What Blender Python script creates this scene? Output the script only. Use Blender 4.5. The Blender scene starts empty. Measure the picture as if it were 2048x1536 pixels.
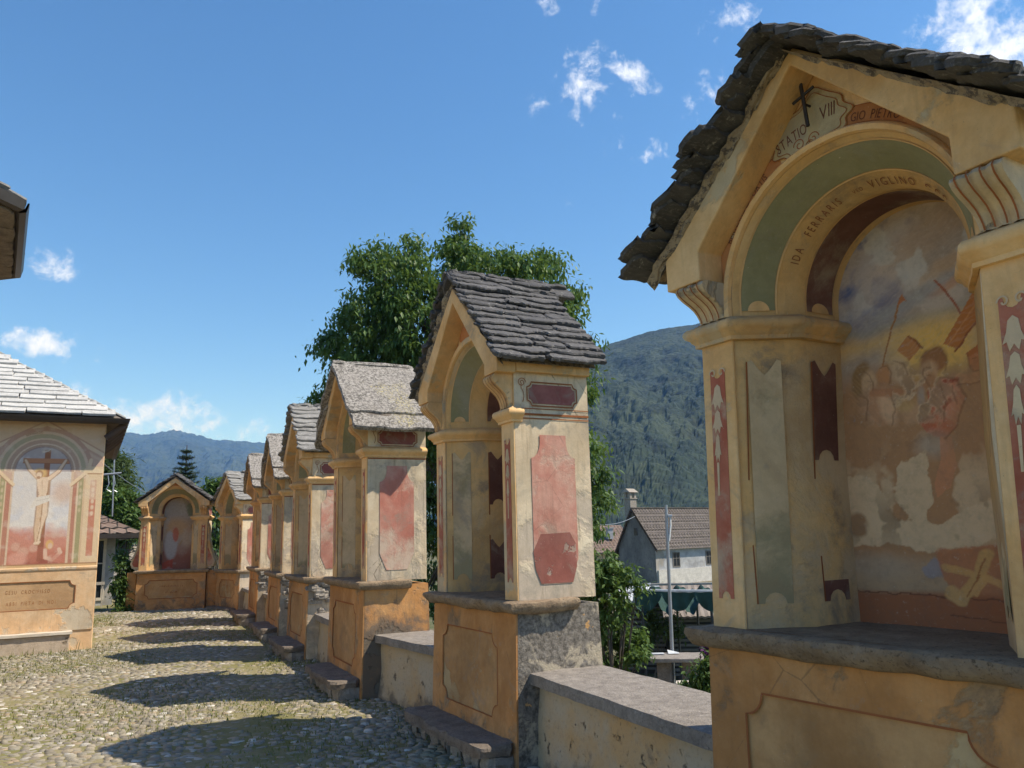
import bpy, bmesh, math, random
import numpy as np
from mathutils import Vector, Matrix, noise
from mathutils.geometry import tessellate_polygon
R = math.radians
PI = math.pi
scene = bpy.context.scene
col = scene.collection

# ------------------------------------------------------------------ camera
EYE = 1.45
PITCH, ROLL, FPX = 0.1887, 0.0285, 1600.0
cam_d = bpy.data.cameras.new('camera')
cam = bpy.data.objects.new('camera', cam_d)
col.objects.link(cam)
cam_d.sensor_width = 36.0
cam_d.lens = 36.0 * FPX / 2048.0
cam_d.clip_start = 0.05
cam_d.clip_end = 30000
# world axes of the camera: pitched up, rolled clockwise a little
_f = Vector((0, math.cos(PITCH), math.sin(PITCH)))
_u = Vector((0, -math.sin(PITCH), math.cos(PITCH)))
_r = Vector((1, 0, 0))
_c, _s = math.cos(ROLL), math.sin(ROLL)
cx = _r * _c - _u * _s
cy = _r * _s + _u * _c
cz = -_f
cam.matrix_world = Matrix(((cx.x, cy.x, cz.x, 0), (cx.y, cy.y, cz.y, 0), (cx.z, cy.z, cz.z, EYE), (0, 0, 0, 1)))
scene.camera = cam


def ray(px, py):
    x = px - 1024
    y = 768 - py
    u = x * _c + y * _s
    v = -x * _s + y * _c
    return Vector((u / FPX, math.cos(PITCH) - v / FPX * math.sin(PITCH), math.sin(PITCH) + v / FPX * math.cos(PITCH)))


def at(px, py, d):
    r_ = ray(px, py)
    q = r_ * (d / math.hypot(r_.x, r_.y))
    return Vector((q.x, q.y, q.z + EYE))


# ------------------------------------------------------------------ light
SUN_EL = R(53)
SUN_AZ = R(95.5)          # clockwise from +Y
sdir = Vector((math.sin(SUN_AZ) * math.cos(SUN_EL), math.cos(SUN_AZ) * math.cos(SUN_EL), math.sin(SUN_EL)))
ld = bpy.data.lights.new('sun', 'SUN')
ld.energy = 5.0
ld.angle = R(0.55)
ld.color = (1.0, 0.93, 0.82)
lo = bpy.data.objects.new('sun', ld)
lo.rotation_euler = (-sdir).to_track_quat('-Z', 'Y').to_euler()
col.objects.link(lo)

world = bpy.data.worlds.new('World')
scene.world = world
world.use_nodes = True
wn = world.node_tree
wn.nodes.clear()
SKY_STRENGTH = 0.14
CLOUDS = [  # px, py, half width, half height, strength, tilt
    (1165, 150, 62, 62, 1.0, -0.9), (1250, 150, 75, 34, .95, -0.6), (1152, 228, 26, 30, .6, 0), (1180, 190, 26, 44, .7, 0.1), (1075, 208, 34, 18, .35, .5),
    (1300, 312, 42, 34, .95, 0), (1400, 195, 60, 46, .75, 0), (1462, 42, 62, 34, .9, .1), (1455, 158, 34, 22, .5, .4), (1225, 290, 26, 18, .3, .6),
    (1930, 25, 90, 60, 1.3, 0), (2020, 85, 150, 80, 1.6, -.3), (1100, 10, 34, 18, .5, .2), (1325, 80, 18, 12, .3, 0), (1140, 412, 16, 12, .3, 0),
    (1230, 232, 26, 14, .4, 0), (1190, 12, 16, 14, .4, 0), (98, 522, 48, 34, .75, -.3), (100, 688, 100, 32, .85, -.08), (150, 790, 50, 34, .9, -.2), (290, 835, 240, 60, .95, -.12),
]


def build_world():
    N, L = wn.nodes, wn.links
    sky = N.new('ShaderNodeTexSky')
    sky.sky_type = 'NISHITA'
    sky.sun_disc = False
    sky.sun_elevation = SUN_EL
    sky.sun_rotation = SUN_AZ
    sky.altitude = 300
    sky.air_density = 0.95
    sky.dust_density = 0.1
    sky.ozone_density = 2.0
    tc = N.new('ShaderNodeTexCoord')

    def vm(op, a, b=None):
        n = N.new('ShaderNodeVectorMath')
        n.operation = op
        for i, v in enumerate((a, b)):
            if v is None:
                continue
            if isinstance(v, (tuple, list, Vector)):
                n.inputs[i].default_value = tuple(v)
            else:
                L.new(v, n.inputs[i])
        return n

    def mt(op, a, b=None, clamp=False):
        n = N.new('ShaderNodeMath')
        n.operation = op
        n.use_clamp = clamp
        for i, v in enumerate((a, b)):
            if v is None:
                continue
            if isinstance(v, (int, float)):
                n.inputs[i].default_value = v
            else:
                L.new(v, n.inputs[i])
        return n.outputs[0]

    d = tc.outputs['Generated']
    acc = None
    for (px, py, hw, hh, st, tilt) in CLOUDS:
        c = ray(px, py).normalized()
        rt = Vector((c.y, -c.x, 0)).normalized()
        up = rt.cross(c).normalized()
        a = rt * math.cos(tilt) + up * math.sin(tilt)
        b = -rt * math.sin(tilt) + up * math.cos(tilt)
        k = FPX
        dx = mt('MULTIPLY', vm('DOT_PRODUCT', d, a).outputs['Value'], k / hw)
        dy = mt('MULTIPLY', vm('DOT_PRODUCT', d, b).outputs['Value'], k / hh)
        r2 = mt('ADD', mt('MULTIPLY', dx, dx), mt('MULTIPLY', dy, dy))
        front = mt('GREATER_THAN', vm('DOT_PRODUCT', d, c).outputs['Value'], 0.5)
        m = mt('ADD', mt('SUBTRACT', 1.0, mt('SQRT', r2)), mt('MULTIPLY', mt('SUBTRACT', front, 1.0), 20.0))
        m = mt('MULTIPLY', mt('MAXIMUM', m, -1.0), st)
        acc = m if acc is None else mt('MAXIMUM', acc, m)
    ns = N.new('ShaderNodeTexNoise')
    ns.inputs['Scale'].default_value = 26
    ns.inputs['Detail'].default_value = 9
    ns.inputs['Roughness'].default_value = 0.62
    ns.inputs['Distortion'].default_value = 0.35
    L.new(d, ns.inputs['Vector'])
    ns2 = N.new('ShaderNodeTexNoise')
    ns2.inputs['Scale'].default_value = 95
    ns2.inputs['Detail'].default_value = 6
    ns2.inputs['Roughness'].default_value = 0.6
    L.new(d, ns2.inputs['Vector'])
    nn = mt('ADD', mt('MULTIPLY', mt('SUBTRACT', ns.outputs['Fac'], 0.5), 3.6), mt('MULTIPLY', mt('SUBTRACT', ns2.outputs['Fac'], 0.5), 1.3))
    cov = mt('ADD', mt('MULTIPLY', acc, 0.9), mt('ADD', nn, -0.22))
    gate = mt('MULTIPLY', mt('ADD', acc, 0.10), 6.0, True)
    cl = N.new('ShaderNodeMapRange')
    cl.interpolation_type = 'SMOOTHSTEP'
    L.new(cov, cl.inputs['Value'])
    cl.inputs['From Min'].default_value = 0.0
    cl.inputs['From Max'].default_value = 1.2
    fac = mt('MULTIPLY', cl.outputs[0], gate, True)
    hs = N.new('ShaderNodeHueSaturation')
    hs.inputs['Saturation'].default_value = 1.22
    L.new(sky.outputs[0], hs.inputs['Color'])
    sh = N.new('ShaderNodeMix')
    sh.data_type = 'RGBA'
    L.new(fac, sh.inputs[0])
    L.new(hs.outputs[0], sh.inputs[6])
    sh.inputs[7].default_value = (5.6, 5.9, 6.6, 1)
    bg = N.new('ShaderNodeBackground')
    bg.inputs['Strength'].default_value = SKY_STRENGTH
    L.new(sh.outputs[2], bg.inputs['Color'])
    out = N.new('ShaderNodeOutputWorld')
    L.new(bg.outputs[0], out.inputs['Surface'])


build_world()
scene.view_settings.view_transform = 'Standard'
scene.view_settings.look = 'None'
scene.view_settings.exposure = 0.4
scene.view_settings.gamma = 1.0
scene.cycles.volume_bounces = 1
scene.cycles.max_bounces = 8
scene.cycles.transparent_max_bounces = 8

random.seed(7)
rng = np.random.default_rng(7)


# ------------------------------------------------------------------ materials
class Mat:
    def __init__(s, name, rough=0.9):
        s.m = bpy.data.materials.new(name)
        s.m.use_nodes = True
        s.t = s.m.node_tree
        s.N, s.L = s.t.nodes, s.t.links
        s.b = s.N['Principled BSDF']
        s.b.inputs['Roughness'].default_value = rough
        s.b.inputs['Specular IOR Level'].default_value = 0.25
        tc = s.N.new('ShaderNodeTexCoord')
        oi = s.N.new('ShaderNodeObjectInfo')
        mu = s.N.new('ShaderNodeMath')
        mu.operation = 'MULTIPLY'
        mu.inputs[1].default_value = 37.0
        s.L.new(oi.outputs['Random'], mu.inputs[0])
        ad = s.N.new('ShaderNodeVectorMath')
        ad.operation = 'ADD'
        s.L.new(tc.outputs['Object'], ad.inputs[0])
        s.L.new(mu.outputs[0], ad.inputs[1])
        s.co = ad.outputs[0]
        s.raw = tc.outputs['Object']

    def math(s, op, a, b=None, clamp=False):
        n = s.N.new('ShaderNodeMath')
        n.operation = op
        n.use_clamp = clamp
        for i, v in enumerate((a, b)):
            if v is None:
                continue
            if isinstance(v, (int, float)):
                n.inputs[i].default_value = v
            else:
                s.L.new(v, n.inputs[i])
        return n.outputs[0]

    def noise(s, scale, detail=6, rough=0.6, dist=0.0, stretch=None, raw=False):
        n = s.N.new('ShaderNodeTexNoise')
        n.inputs['Scale'].default_value = scale
        n.inputs['Detail'].default_value = detail
        n.inputs['Roughness'].default_value = rough
        n.inputs['Distortion'].default_value = dist
        src = s.raw if raw else s.co
        if stretch:
            mp = s.N.new('ShaderNodeMapping')
            mp.inputs['Scale'].default_value = stretch
            s.L.new(src, mp.inputs['Vector'])
            src = mp.outputs[0]
        s.L.new(src, n.inputs['Vector'])
        return n.outputs['Fac']

    def voronoi(s, scale, feature='F1', stretch=None, rnd=1.0, out='Distance'):
        n = s.N.new('ShaderNodeTexVoronoi')
        n.feature = feature
        n.inputs['Scale'].default_value = scale
        n.inputs['Randomness'].default_value = rnd
        src = s.co
        if stretch:
            mp = s.N.new('ShaderNodeMapping')
            mp.inputs['Scale'].default_value = stretch
            s.L.new(src, mp.inputs['Vector'])
            src = mp.outputs[0]
        s.L.new(src, n.inputs['Vector'])
        return n.outputs[out]

    def ramp(s, f, lo, hi, a=0.0, b=1.0):
        n = s.N.new('ShaderNodeMapRange')
        n.inputs['From Min'].default_value = lo
        n.inputs['From Max'].default_value = hi
        n.inputs['To Min'].default_value = a
        n.inputs['To Max'].default_value = b
        n.interpolation_type = 'SMOOTHSTEP'
        s.L.new(f, n.inputs['Value'])
        return n.outputs[0]

    def mix(s, f, a, b, mode='MIX'):
        n = s.N.new('ShaderNodeMix')
        n.data_type = 'RGBA'
        n.blend_type = mode
        if isinstance(f, (int, float)):
            n.inputs[0].default_value = f
        else:
            s.L.new(f, n.inputs[0])
        for i, v in ((6, a), (7, b)):
            if isinstance(v, (tuple, list)):
                n.inputs[i].default_value = tuple(v)[:3] + (1,)
            else:
                s.L.new(v, n.inputs[i])
        return n.outputs[2]

    def z(s):
        n = s.N.new('ShaderNodeSeparateXYZ')
        s.L.new(s.raw, n.inputs[0])
        return n.outputs['Z']

    def axis(s, k):
        n = s.N.new('ShaderNodeSeparateXYZ')
        s.L.new(s.raw, n.inputs[0])
        return n.outputs[k]

    def island(s):
        g = s.N.new('ShaderNodeNewGeometry')
        return g.outputs['Random Per Island']

    def attr(s, name):
        a = s.N.new('ShaderNodeAttribute')
        a.attribute_name = name
        return a.outputs['Color']

    def color(s, c):
        if isinstance(c, (tuple, list)):
            s.b.inputs['Base Color'].default_value = tuple(c)[:3] + (1,)
        else:
            s.L.new(c, s.b.inputs['Base Color'])

    def bump(s, h, dist=0.004, strength=1.0):
        n = s.N.new('ShaderNodeBump')
        n.inputs['Distance'].default_value = dist
        n.inputs['Strength'].default_value = strength
        s.L.new(h, n.inputs['Height'])
        s.L.new(n.outputs[0], s.b.inputs['Normal'])


def plaster(name, c1, c2, worn=None, wz=None, wamt=0.0, wscale=2.2, bumpd=0.004, dark=None, damt=0.5, dz=None, streak=0.25, cracks=0.0, soft=.03):
    """painted lime plaster: blotchy coat, flaked areas down to pale render, dirt streaks and stains"""
    M = Mat(name, 0.92)
    a = M.noise(3.1, 8, 0.65)
    b = M.noise(17, 6, 0.7)
    c = M.mix(M.ramp(a, 0.35, 0.65), c1, c2)
    c = M.mix(M.ramp(b, 0.3, 0.75, 0.0, 0.35), c, tuple(x * 0.62 for x in c1))
    c = M.mix(M.ramp(M.noise(60, 4, 0.7), 0.55, 0.75, 0.0, 0.22), c, tuple(min(1, x * 1.35) for x in c1))
    h = M.math('MULTIPLY', b, 0.5)
    h = M.math('ADD', h, M.math('MULTIPLY', M.noise(70, 5, 0.7), 0.35))
    if worn:
        w = M.noise(wscale, 11, 0.62, 0.4)
        if wz:
            zz = M.ramp(M.z(), wz[0], wz[1], wamt, 0.0)
            w = M.math('ADD', w, zz)
        w = M.math('ADD', w, M.math('MULTIPLY', M.math('SUBTRACT', M.noise(38, 6, .75), .5), soft * 1.6))
        wm = M.ramp(w, 0.60 - soft, 0.60 + soft)
        wc = M.mix(M.noise(9, 7, 0.7), worn, tuple(x * 0.66 for x in worn))
        c = M.mix(wm, c, wc)
        h = M.math('SUBTRACT', h, M.math('MULTIPLY', wm, 0.95))
    if streak:
        st = M.noise(2.0, 8, 0.7, 0.2, (9, 9, 0.8))
        c = M.mix(M.ramp(st, 0.5, 0.78, 0, streak), c, (0.13, 0.10, 0.07))
    # general grime: broad soft soiling and small specks of lost paint
    gr = M.noise(0.9, 9, .68, .5)
    c = M.mix(M.ramp(gr, .44, .66, 0, .6), c, tuple(x * y for x, y in zip(c1, (.50, .47, .44))))
    gz = M.noise(2.3, 10, .72, .8)
    c = M.mix(M.ramp(gz, .56, .68, 0, .55), c, (0.30, 0.25, 0.20))
    c = M.mix(M.ramp(M.noise(85, 3, .8), .66, .72, 0, .55), c, (0.20, 0.15, 0.10))
    c = M.mix(M.ramp(M.noise(52, 4, .8), .665, .70, 0, .5), c, (0.66, 0.58, 0.46))
    if dark:
        dn = M.noise(3.0, 10, 0.72, 0.3)
        if dz:
            dn = M.math('ADD', dn, M.ramp(M.z(), dz[0], dz[1], damt, 0.0))
        c = M.mix(M.ramp(dn, 0.52, 0.72, 0, 0.88), c, dark)
    if cracks:
        v = M.voronoi(2.6, 'DISTANCE_TO_EDGE')
        wv = M.math('ADD', v, M.math('MULTIPLY', M.noise(14, 5, 0.7), 0.06))
        cm = M.ramp(wv, 0.030, 0.040, 1.0, 0.0)
        c = M.mix(M.math('MULTIPLY', cm, M.ramp(M.noise(1.3, 3, .5), 0.5, 0.6, 0, cracks)), c, (0.09, 0.07, 0.05))
    M.color(c)
    M.bump(h, bumpd)
    return M.m


def stone(name, c1, c2, c3=None, scale=6, bumpd=0.01, lich=None, stretch=None, isl=0.0, rough=0.9, l_lo=.58, l_hi=.66):
    M = Mat(name, rough)
    a = M.noise(scale, 10, 0.7, 0.2, stretch)
    b = M.noise(scale * 7, 7, 0.72, 0.0, stretch)
    c = M.mix(M.ramp(a, 0.3, 0.7), c1, c2)
    if c3:
        c = M.mix(M.ramp(b, 0.5, 0.72), c, c3)
    if isl:
        c = M.mix(M.math('MULTIPLY', M.island(), isl * .8), c, tuple(min(1, x * 1.5) for x in c2))
    if lich:
        l = M.ramp(M.noise(scale * 2.6, 9, 0.75), l_lo, l_hi)
        c = M.mix(l, c, lich)
    M.color(c)
    M.bump(M.math('ADD', M.math('MULTIPLY', a, 0.6), M.math('MULTIPLY', b, 0.4)), bumpd)
    return M.m


def flat(name, c, rough=0.7, var=0.15, metal=0.0):
    M = Mat(name, rough)
    M.b.inputs['Metallic'].default_value = metal
    M.color(M.mix(M.ramp(M.noise(5, 7, 0.65), 0.3, 0.7), c, tuple(x * (1 - var * 2) for x in c)))
    M.bump(M.noise(40, 5, 0.6), 0.0015)
    return M.m


YEL = (0.80, 0.475, 0.20)
YEL2 = (0.81, 0.55, 0.29)
PALE = (0.68, 0.54, 0.35)
MT = {}
MT['yellow'] = plaster('ochre_plaster', YEL, YEL2, worn=PALE, wz=(1.3, 2.3), wamt=0.07, wscale=2.0, streak=.3)
MT['yellow_clean'] = plaster('ochre_plaster_clean', YEL, YEL2, worn=PALE, wscale=1.5, streak=.2)
MT['yellow_worn'] = plaster('ochre_plaster_worn', YEL, YEL2, worn=PALE, wz=(0.8, 2.9), wamt=0.12, wscale=2.6, streak=.35, bumpd=.008)
MT['console8'] = plaster('bare_render_bracket', (0.62, 0.50, 0.36), (0.74, 0.55, 0.33), worn=(0.56, 0.48, 0.38), wz=(0.8, 2.9), wamt=0.16, wscale=3.2, streak=.4, bumpd=.010)
MT['jamb'] = plaster('jamb_plaster', (0.78, 0.475, 0.195), (0.70, 0.48, 0.245), worn=(0.68, 0.50, 0.31), wz=(1.2, 2.2), wamt=0.08, wscale=1.6, soft=.07, streak=.2, dark=(0.25, 0.20, 0.15), damt=.06, dz=(1.0, 1.5), bumpd=.005)
MT['cream'] = plaster('cream_plaster', (0.76, 0.60, 0.405), (0.77, 0.655, 0.48), worn=(0.62, 0.51, 0.39), wz=(1.0, 2.0), wamt=0.12, wscale=1.9, streak=.85, cracks=.6, soft=.05, dark=(.30, .27, .22), damt=.05, dz=(1.0, 1.4))
MT['orange'] = plaster('orange_plaster', (0.55, 0.265, 0.095), (0.62, 0.345, 0.15), worn=(0.54, 0.37, 0.21), wz=(0.0, 0.9), wamt=0.05, wscale=3.0, streak=.3, dark=(.17, .12, .08), damt=.12, dz=(0.0, 0.35), cracks=.4)
MT['orange_panel'] = plaster('orange_panel_plaster', (0.47, 0.25, 0.10), (0.54, 0.325, 0.15), worn=(0.60, 0.44, 0.24), wscale=2.2, streak=.2, dark=(.30, .19, .10), damt=.0, dz=(0.0, 0.3))
MT['red'] = plaster('red_paint', (0.44, 0.125, 0.075), (0.50, 0.20, 0.13), worn=(0.62, 0.44, 0.31), wz=(0.9, 1.9), wamt=.10, wscale=3.2, streak=.15, bumpd=.003, soft=.09)
MT['red_side'] = plaster('red_side_paint', (0.50, 0.185, 0.135), (0.58, 0.32, 0.245), worn=(0.67, 0.51, 0.39), wz=(0.9, 2.0), wamt=.11, wscale=2.9, streak=.35, bumpd=.003, cracks=.3, soft=.10)
MT['darkred'] = plaster('dark_red_paint', (0.17, 0.075, 0.058), (0.22, 0.11, 0.085), worn=(0.42, 0.32, 0.24), wz=(1.0, 1.9), wamt=.06, wscale=2.8, streak=.1, bumpd=.003, soft=.10)
MT['maroon_side'] = plaster('maroon_paint', (0.30, 0.10, 0.09), (0.36, 0.15, 0.13), worn=(0.55, 0.42, 0.34), wscale=3.4, streak=.1, bumpd=.003)
MT['green'] = plaster('green_paint', (0.27, 0.25, 0.13), (0.32, 0.29, 0.165), worn=(0.36, 0.34, 0.24), wscale=2.2, streak=.05, bumpd=.003, soft=.10)
MT['greyjamb'] = plaster('grey_green_paint', (0.66, 0.485, 0.29), (0.60, 0.455, 0.285), worn=(0.38, 0.32, 0.185), wz=(1.05, 1.35), wamt=.3, wscale=2.4, streak=.15, bumpd=.004, soft=.09)
MT['line'] = flat('ochre_red_line', (0.34, 0.12, 0.045), 0.9)
MT['ink'] = flat('brown_lettering', (0.17, 0.065, 0.04), 0.9)
MT['orange_stained'] = plaster('stained_orange_plaster', (0.58, 0.28, 0.10), (0.62, 0.35, 0.15), worn=(0.54, 0.40, 0.25), wz=(0.5, 1.1), wamt=0.05, wscale=3.0, streak=.7, dark=(.13, .11, .09), damt=.26, dz=(0.45, 1.0), bumpd=.008)
MT['ribbon'] = plaster('orange_ribbon_paint', (0.56, 0.22, 0.08), (0.60, 0.30, 0.13), worn=(0.62, 0.42, 0.22), wscale=4, streak=.0, bumpd=.002)
MT['cart'] = plaster('cartouche_paint', (0.56, 0.42, 0.22), (0.62, 0.49, 0.30), wscale=4, streak=.1, bumpd=.003)
MT['cart_in'] = plaster('cartouche_field_paint', (0.50, 0.40, 0.23), (0.56, 0.46, 0.29), wscale=4, streak=.1, bumpd=.003)
MT['pale_orn'] = plaster('pale_ornament_paint', (0.66, 0.52, 0.33), (0.62, 0.45, 0.30), wscale=4, streak=.0, bumpd=.002)
MT['ledge'] = stone('ledge_stone', (0.24, 0.17, 0.11), (0.40, 0.30, 0.20), (0.10, 0.072, 0.050), 9, .04, lich=(0.50, 0.41, 0.30), l_lo=.62, l_hi=.72)
MT['coping'] = stone('granite_coping', (0.20, 0.175, 0.155), (0.33, 0.295, 0.26), (0.10, 0.088, 0.078), 12, .022, lich=(0.42, 0.385, 0.34), l_lo=.56, l_hi=.68)
MT['step'] = stone('step_stone', (0.14, 0.115, 0.095), (0.26, 0.215, 0.175), (0.07, 0.058, 0.048), 8, .025)
MT['slate'] = stone('slate', (0.045, 0.044, 0.048), (0.115, 0.110, 0.110), (0.21, 0.198, 0.185), 9, .03, lich=(0.36, 0.345, 0.32), stretch=(1.3, .45, 2.4), isl=.5, rough=.8, l_lo=.57, l_hi=.68)
MT['slate_grey'] = stone('weathered_slate', (0.12, 0.115, 0.11), (0.27, 0.26, 0.245), (0.46, 0.44, 0.41), 8, .025, lich=(0.50, 0.49, 0.46), stretch=(1, .45, 2.4), isl=.3, l_lo=.56, l_hi=.68)
MT['slate_white'] = stone('sun_bleached_slate', (0.36, 0.35, 0.335), (0.52, 0.51, 0.485), (0.15, 0.145, 0.135), 9, .025, stretch=(.5, .7, 1), isl=.35, lich=(.60, .59, .56), l_lo=.52, l_hi=.62)
MT['mortar'] = stone('roof_mortar', (0.34, 0.27, 0.19), (0.44, 0.36, 0.26), (0.15, 0.12, 0.10), 9, .03, lich=(0.14, 0.12, 0.11), l_lo=.5, l_hi=.56)
MT['plank'] = stone('roof_underside_stone', (0.12, 0.10, 0.085), (0.19, 0.16, 0.13), (0.08, 0.065, 0.055), 5, .01)
MT['rubble'] = stone('rubble_stone', (0.13, 0.115, 0.10), (0.30, 0.265, 0.225), (0.42, 0.37, 0.31), 8, .02, isl=.5)


def slab_lichen():
    M = Mat('lichen_slab', .92)
    b = M.noise(34, 8, .8)
    a = M.noise(7, 6, .6)
    c = M.mix(M.ramp(b, .44, .56), (0.10, 0.09, 0.08), (0.38, 0.35, 0.315))
    c = M.mix(M.ramp(a, .35, .7, 0, .5), c, (0.30, 0.27, 0.24))
    c = M.mix(M.ramp(M.math('ADD', M.noise(48, 6, .8), M.ramp(M.noise(1.6, 3, .5), .52, .66, -.25, .03)), .56, .62, 0, .9), c, (0.50, 0.42, 0.17))
    M.color(c)
    M.bump(b, .012)
    return M.m


MT['lichslab'] = slab_lichen()


def moss_base():
    """side of a plinth, dark damp stain with pale islands"""
    M = Mat('damp_stained_plaster', .95)
    a = M.noise(3.0, 11, .7, .4)
    b = M.noise(26, 7, .75)
    c = M.mix(M.ramp(b, .35, .65), (0.10, 0.088, 0.075), (0.27, 0.24, 0.205))
    c = M.mix(M.ramp(M.math('ADD', a, M.math('MULTIPLY', b, .06)), .55, .63), c, M.mix(b, (0.52, 0.44, 0.31), (0.36, 0.31, 0.25)))
    c = M.mix(M.ramp(M.noise(5.0, 5, .6), .66, .68, 0, .9), c, (0.58, 0.33, 0.13))
    M.color(c)
    M.bump(M.math('ADD', a, b), .012)
    return M.m


MT['damp'] = moss_base()


def wall_low():
    M = Mat('rough_wall_plaster', .95)
    a = M.noise(2.6, 10, .65, .3)
    b = M.noise(34, 9, .8)
    p = M.noise(11, 9, .72)
    c = M.mix(M.ramp(a, .35, .65), (0.50, 0.38, 0.24), (0.48, 0.405, 0.30))
    c = M.mix(M.ramp(M.noise(1.4, 7, .6), .55, .7, 0, .7), c, (0.56, 0.34, 0.14))
    c = M.mix(M.ramp(b, .5, .7, 0, .5), c, (0.20, 0.155, 0.11))
    c = M.mix(M.ramp(p, .615, .66, 0, .75), c, (0.15, 0.12, 0.09))
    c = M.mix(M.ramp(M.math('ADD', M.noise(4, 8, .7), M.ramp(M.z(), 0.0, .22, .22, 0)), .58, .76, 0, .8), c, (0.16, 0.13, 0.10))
    M.color(c)
    M.bump(M.math('SUBTRACT', M.math('ADD', a, M.math('MULTIPLY', b, .3)), M.math('MULTIPLY', M.ramp(p, .60, .68), .5)), .02)
    return M.m


MT['lowwall'] = wall_low()


def paintmat(name, amt=.2, worn=None):
    M = Mat(name, .92)
    c = M.attr('paint')
    n = M.noise(22, 8, .75)
    c = M.mix(M.ramp(n, .4, .75, 0, amt), c, (0.16, 0.12, 0.09))
    c = M.mix(M.ramp(M.noise(45, 6, .7), .58, .72, 0, amt), c, (0.66, 0.56, 0.44))
    M.color(c)
    M.bump(n, .005)
    return M.m


MT['mural'] = paintmat('fresco_paint', .3)
MT['mural_clean'] = paintmat('fresco_paint_clean', .12)


# ------------------------------------------------------------------ mesh helpers
class MB:
    def __init__(s):
        s.v, s.f, s.mi = [], [], []

    def add(s, verts, faces, m=0):
        o = len(s.v)
        s.v += [tuple(p) for p in verts]
        s.f += [tuple(i + o for i in f) for f in faces]
        s.mi += [m] * len(faces)
        return s

    def box(s, x0, y0, z0, x1, y1, z1, m=0):
        v = [(x, y, z) for x in (x0, x1) for y in (y0, y1) for z in (z0, z1)]
        return s.add(v, [(0, 1, 3, 2), (4, 6, 7, 5), (0, 4, 5, 1), (2, 3, 7, 6), (0, 2, 6, 4), (1, 5, 7, 3)], m)

    def tube(s, pts, r, n=8, m=0, r2=None):
        pts = [Vector(p) for p in pts]
        rings = []
        up0 = None
        for i, p in enumerate(pts):
            d = (pts[min(i + 1, len(pts) - 1)] - pts[max(i - 1, 0)]).normalized()
            up = Vector((0, 0, 1)) if abs(d.z) < .9 else Vector((1, 0, 0))
            a = d.cross(up).normalized()
            b = a.cross(d).normalized()
            t = i / max(1, len(pts) - 1)
            rr = (r[i] if isinstance(r, (list, tuple)) else (r if r2 is None else r + (r2 - r) * t))
            rings.append([p + (a * math.cos(2 * PI * k / n) + b * math.sin(2 * PI * k / n)) * rr for k in range(n)])
        v = [q for rg in rings for q in rg]
        f = []
        for i in range(len(pts) - 1):
            for k in range(n):
                f.append((i * n + k, i * n + (k + 1) % n, (i + 1) * n + (k + 1) % n, (i + 1) * n + k))
        f.append(tuple(range(n))[::-1])
        f.append(tuple((len(pts) - 1) * n + k for k in range(n)))
        return s.add(v, f, m)

    def plate(s, outer, holes=(), y0=0.0, y1=0.02, m=0, fn=None):
        """polygon (x,z) with holes extruded from y0 to y1 (local y = depth). fn maps (x,y,z)->point"""
        polys = [outer] + list(holes)
        flatp = [p for pl in polys for p in pl]
        tri = tessellate_polygon([[Vector((p[0], p[1], 0)) for p in pl] for pl in polys])
        n = len(flatp)
        F = fn or (lambda x, y, z: (x, y, z))
        v = [F(p[0], y0, p[1]) for p in flatp] + [F(p[0], y1, p[1]) for p in flatp]
        f = []
        for t in tri:
            f.append(tuple(t))
            f.append(tuple(i + n for i in t)[::-1])
        o = 0
        for pl in polys:
            k = len(pl)
            for i in range(k):
                a, b = o + i, o + (i + 1) % k
                f.append((a, b, b + n, a + n))
            o += k
        return s.add(v, f, m)

    def build(s, name, mat, parent=None, smooth=None, bevel=0.0, loc=None, seg=1):
        me = bpy.data.meshes.new(name)
        me.from_pydata(s.v, [], s.f)
        mats = mat if isinstance(mat, (list, tuple)) else [mat]
        for q in mats:
            me.materials.append(q)
        if len(mats) > 1:
            me.polygons.foreach_set('material_index', s.mi)
        bm = bmesh.new()
        bm.from_mesh(me)
        bmesh.ops.recalc_face_normals(bm, faces=bm.faces)
        bm.to_mesh(me)
        bm.free()
        if smooth is not None:
            me.polygons.foreach_set('use_smooth', [True] * len(me.polygons))
            me.set_sharp_from_angle(angle=R(smooth))
        o = bpy.data.objects.new(name, me)
        col.objects.link(o)
        if parent:
            o.parent = parent
        if loc:
            o.location = loc
        if bevel:
            b = o.modifiers.new('bevel', 'BEVEL')
            b.width = bevel
            b.segments = seg
            b.limit_method = 'ANGLE'
            b.angle_limit = R(35)
            b.use_clamp_overlap = True
        return o


def bigmesh(name, V, F, mat, parent=None, smooth=False, colors=None):
    """V (n,3) array, F (m,k) int array of equal sized faces"""
    V = np.asarray(V, dtype=np.float32)
    F = np.asarray(F, dtype=np.int32)
    k = F.shape[1]
    me = bpy.data.meshes.new(name)
    me.vertices.add(len(V))
    me.vertices.foreach_set('co', V.ravel())
    me.loops.add(F.size)
    me.loops.foreach_set('vertex_index', F.ravel())
    me.polygons.add(len(F))
    me.polygons.foreach_set('loop_start', np.arange(0, F.size, k, dtype=np.int32))
    me.polygons.foreach_set('use_smooth', np.full(len(F), smooth))
    me.update(calc_edges=True)
    if colors is not None:
        ca = me.color_attributes.new('paint', 'FLOAT_COLOR', 'POINT')
        cc = np.ones((len(V), 4), dtype=np.float32)
        cc[:, :3] = colors
        ca.data.foreach_set('color', cc.ravel())
    me.materials.append(mat)
    me.validate()
    o = bpy.data.objects.new(name, me)
    col.objects.link(o)
    if parent:
        o.parent = parent
    return o


def thing(name, label, cat, loc=(0, 0, 0), rz=0.0, group=None):
    o = bpy.data.objects.new(name, None)
    o.empty_display_size = .3
    col.objects.link(o)
    o.location = loc
    o.rotation_euler = (0, 0, rz)
    return tag(o, label, cat, group)


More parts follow.
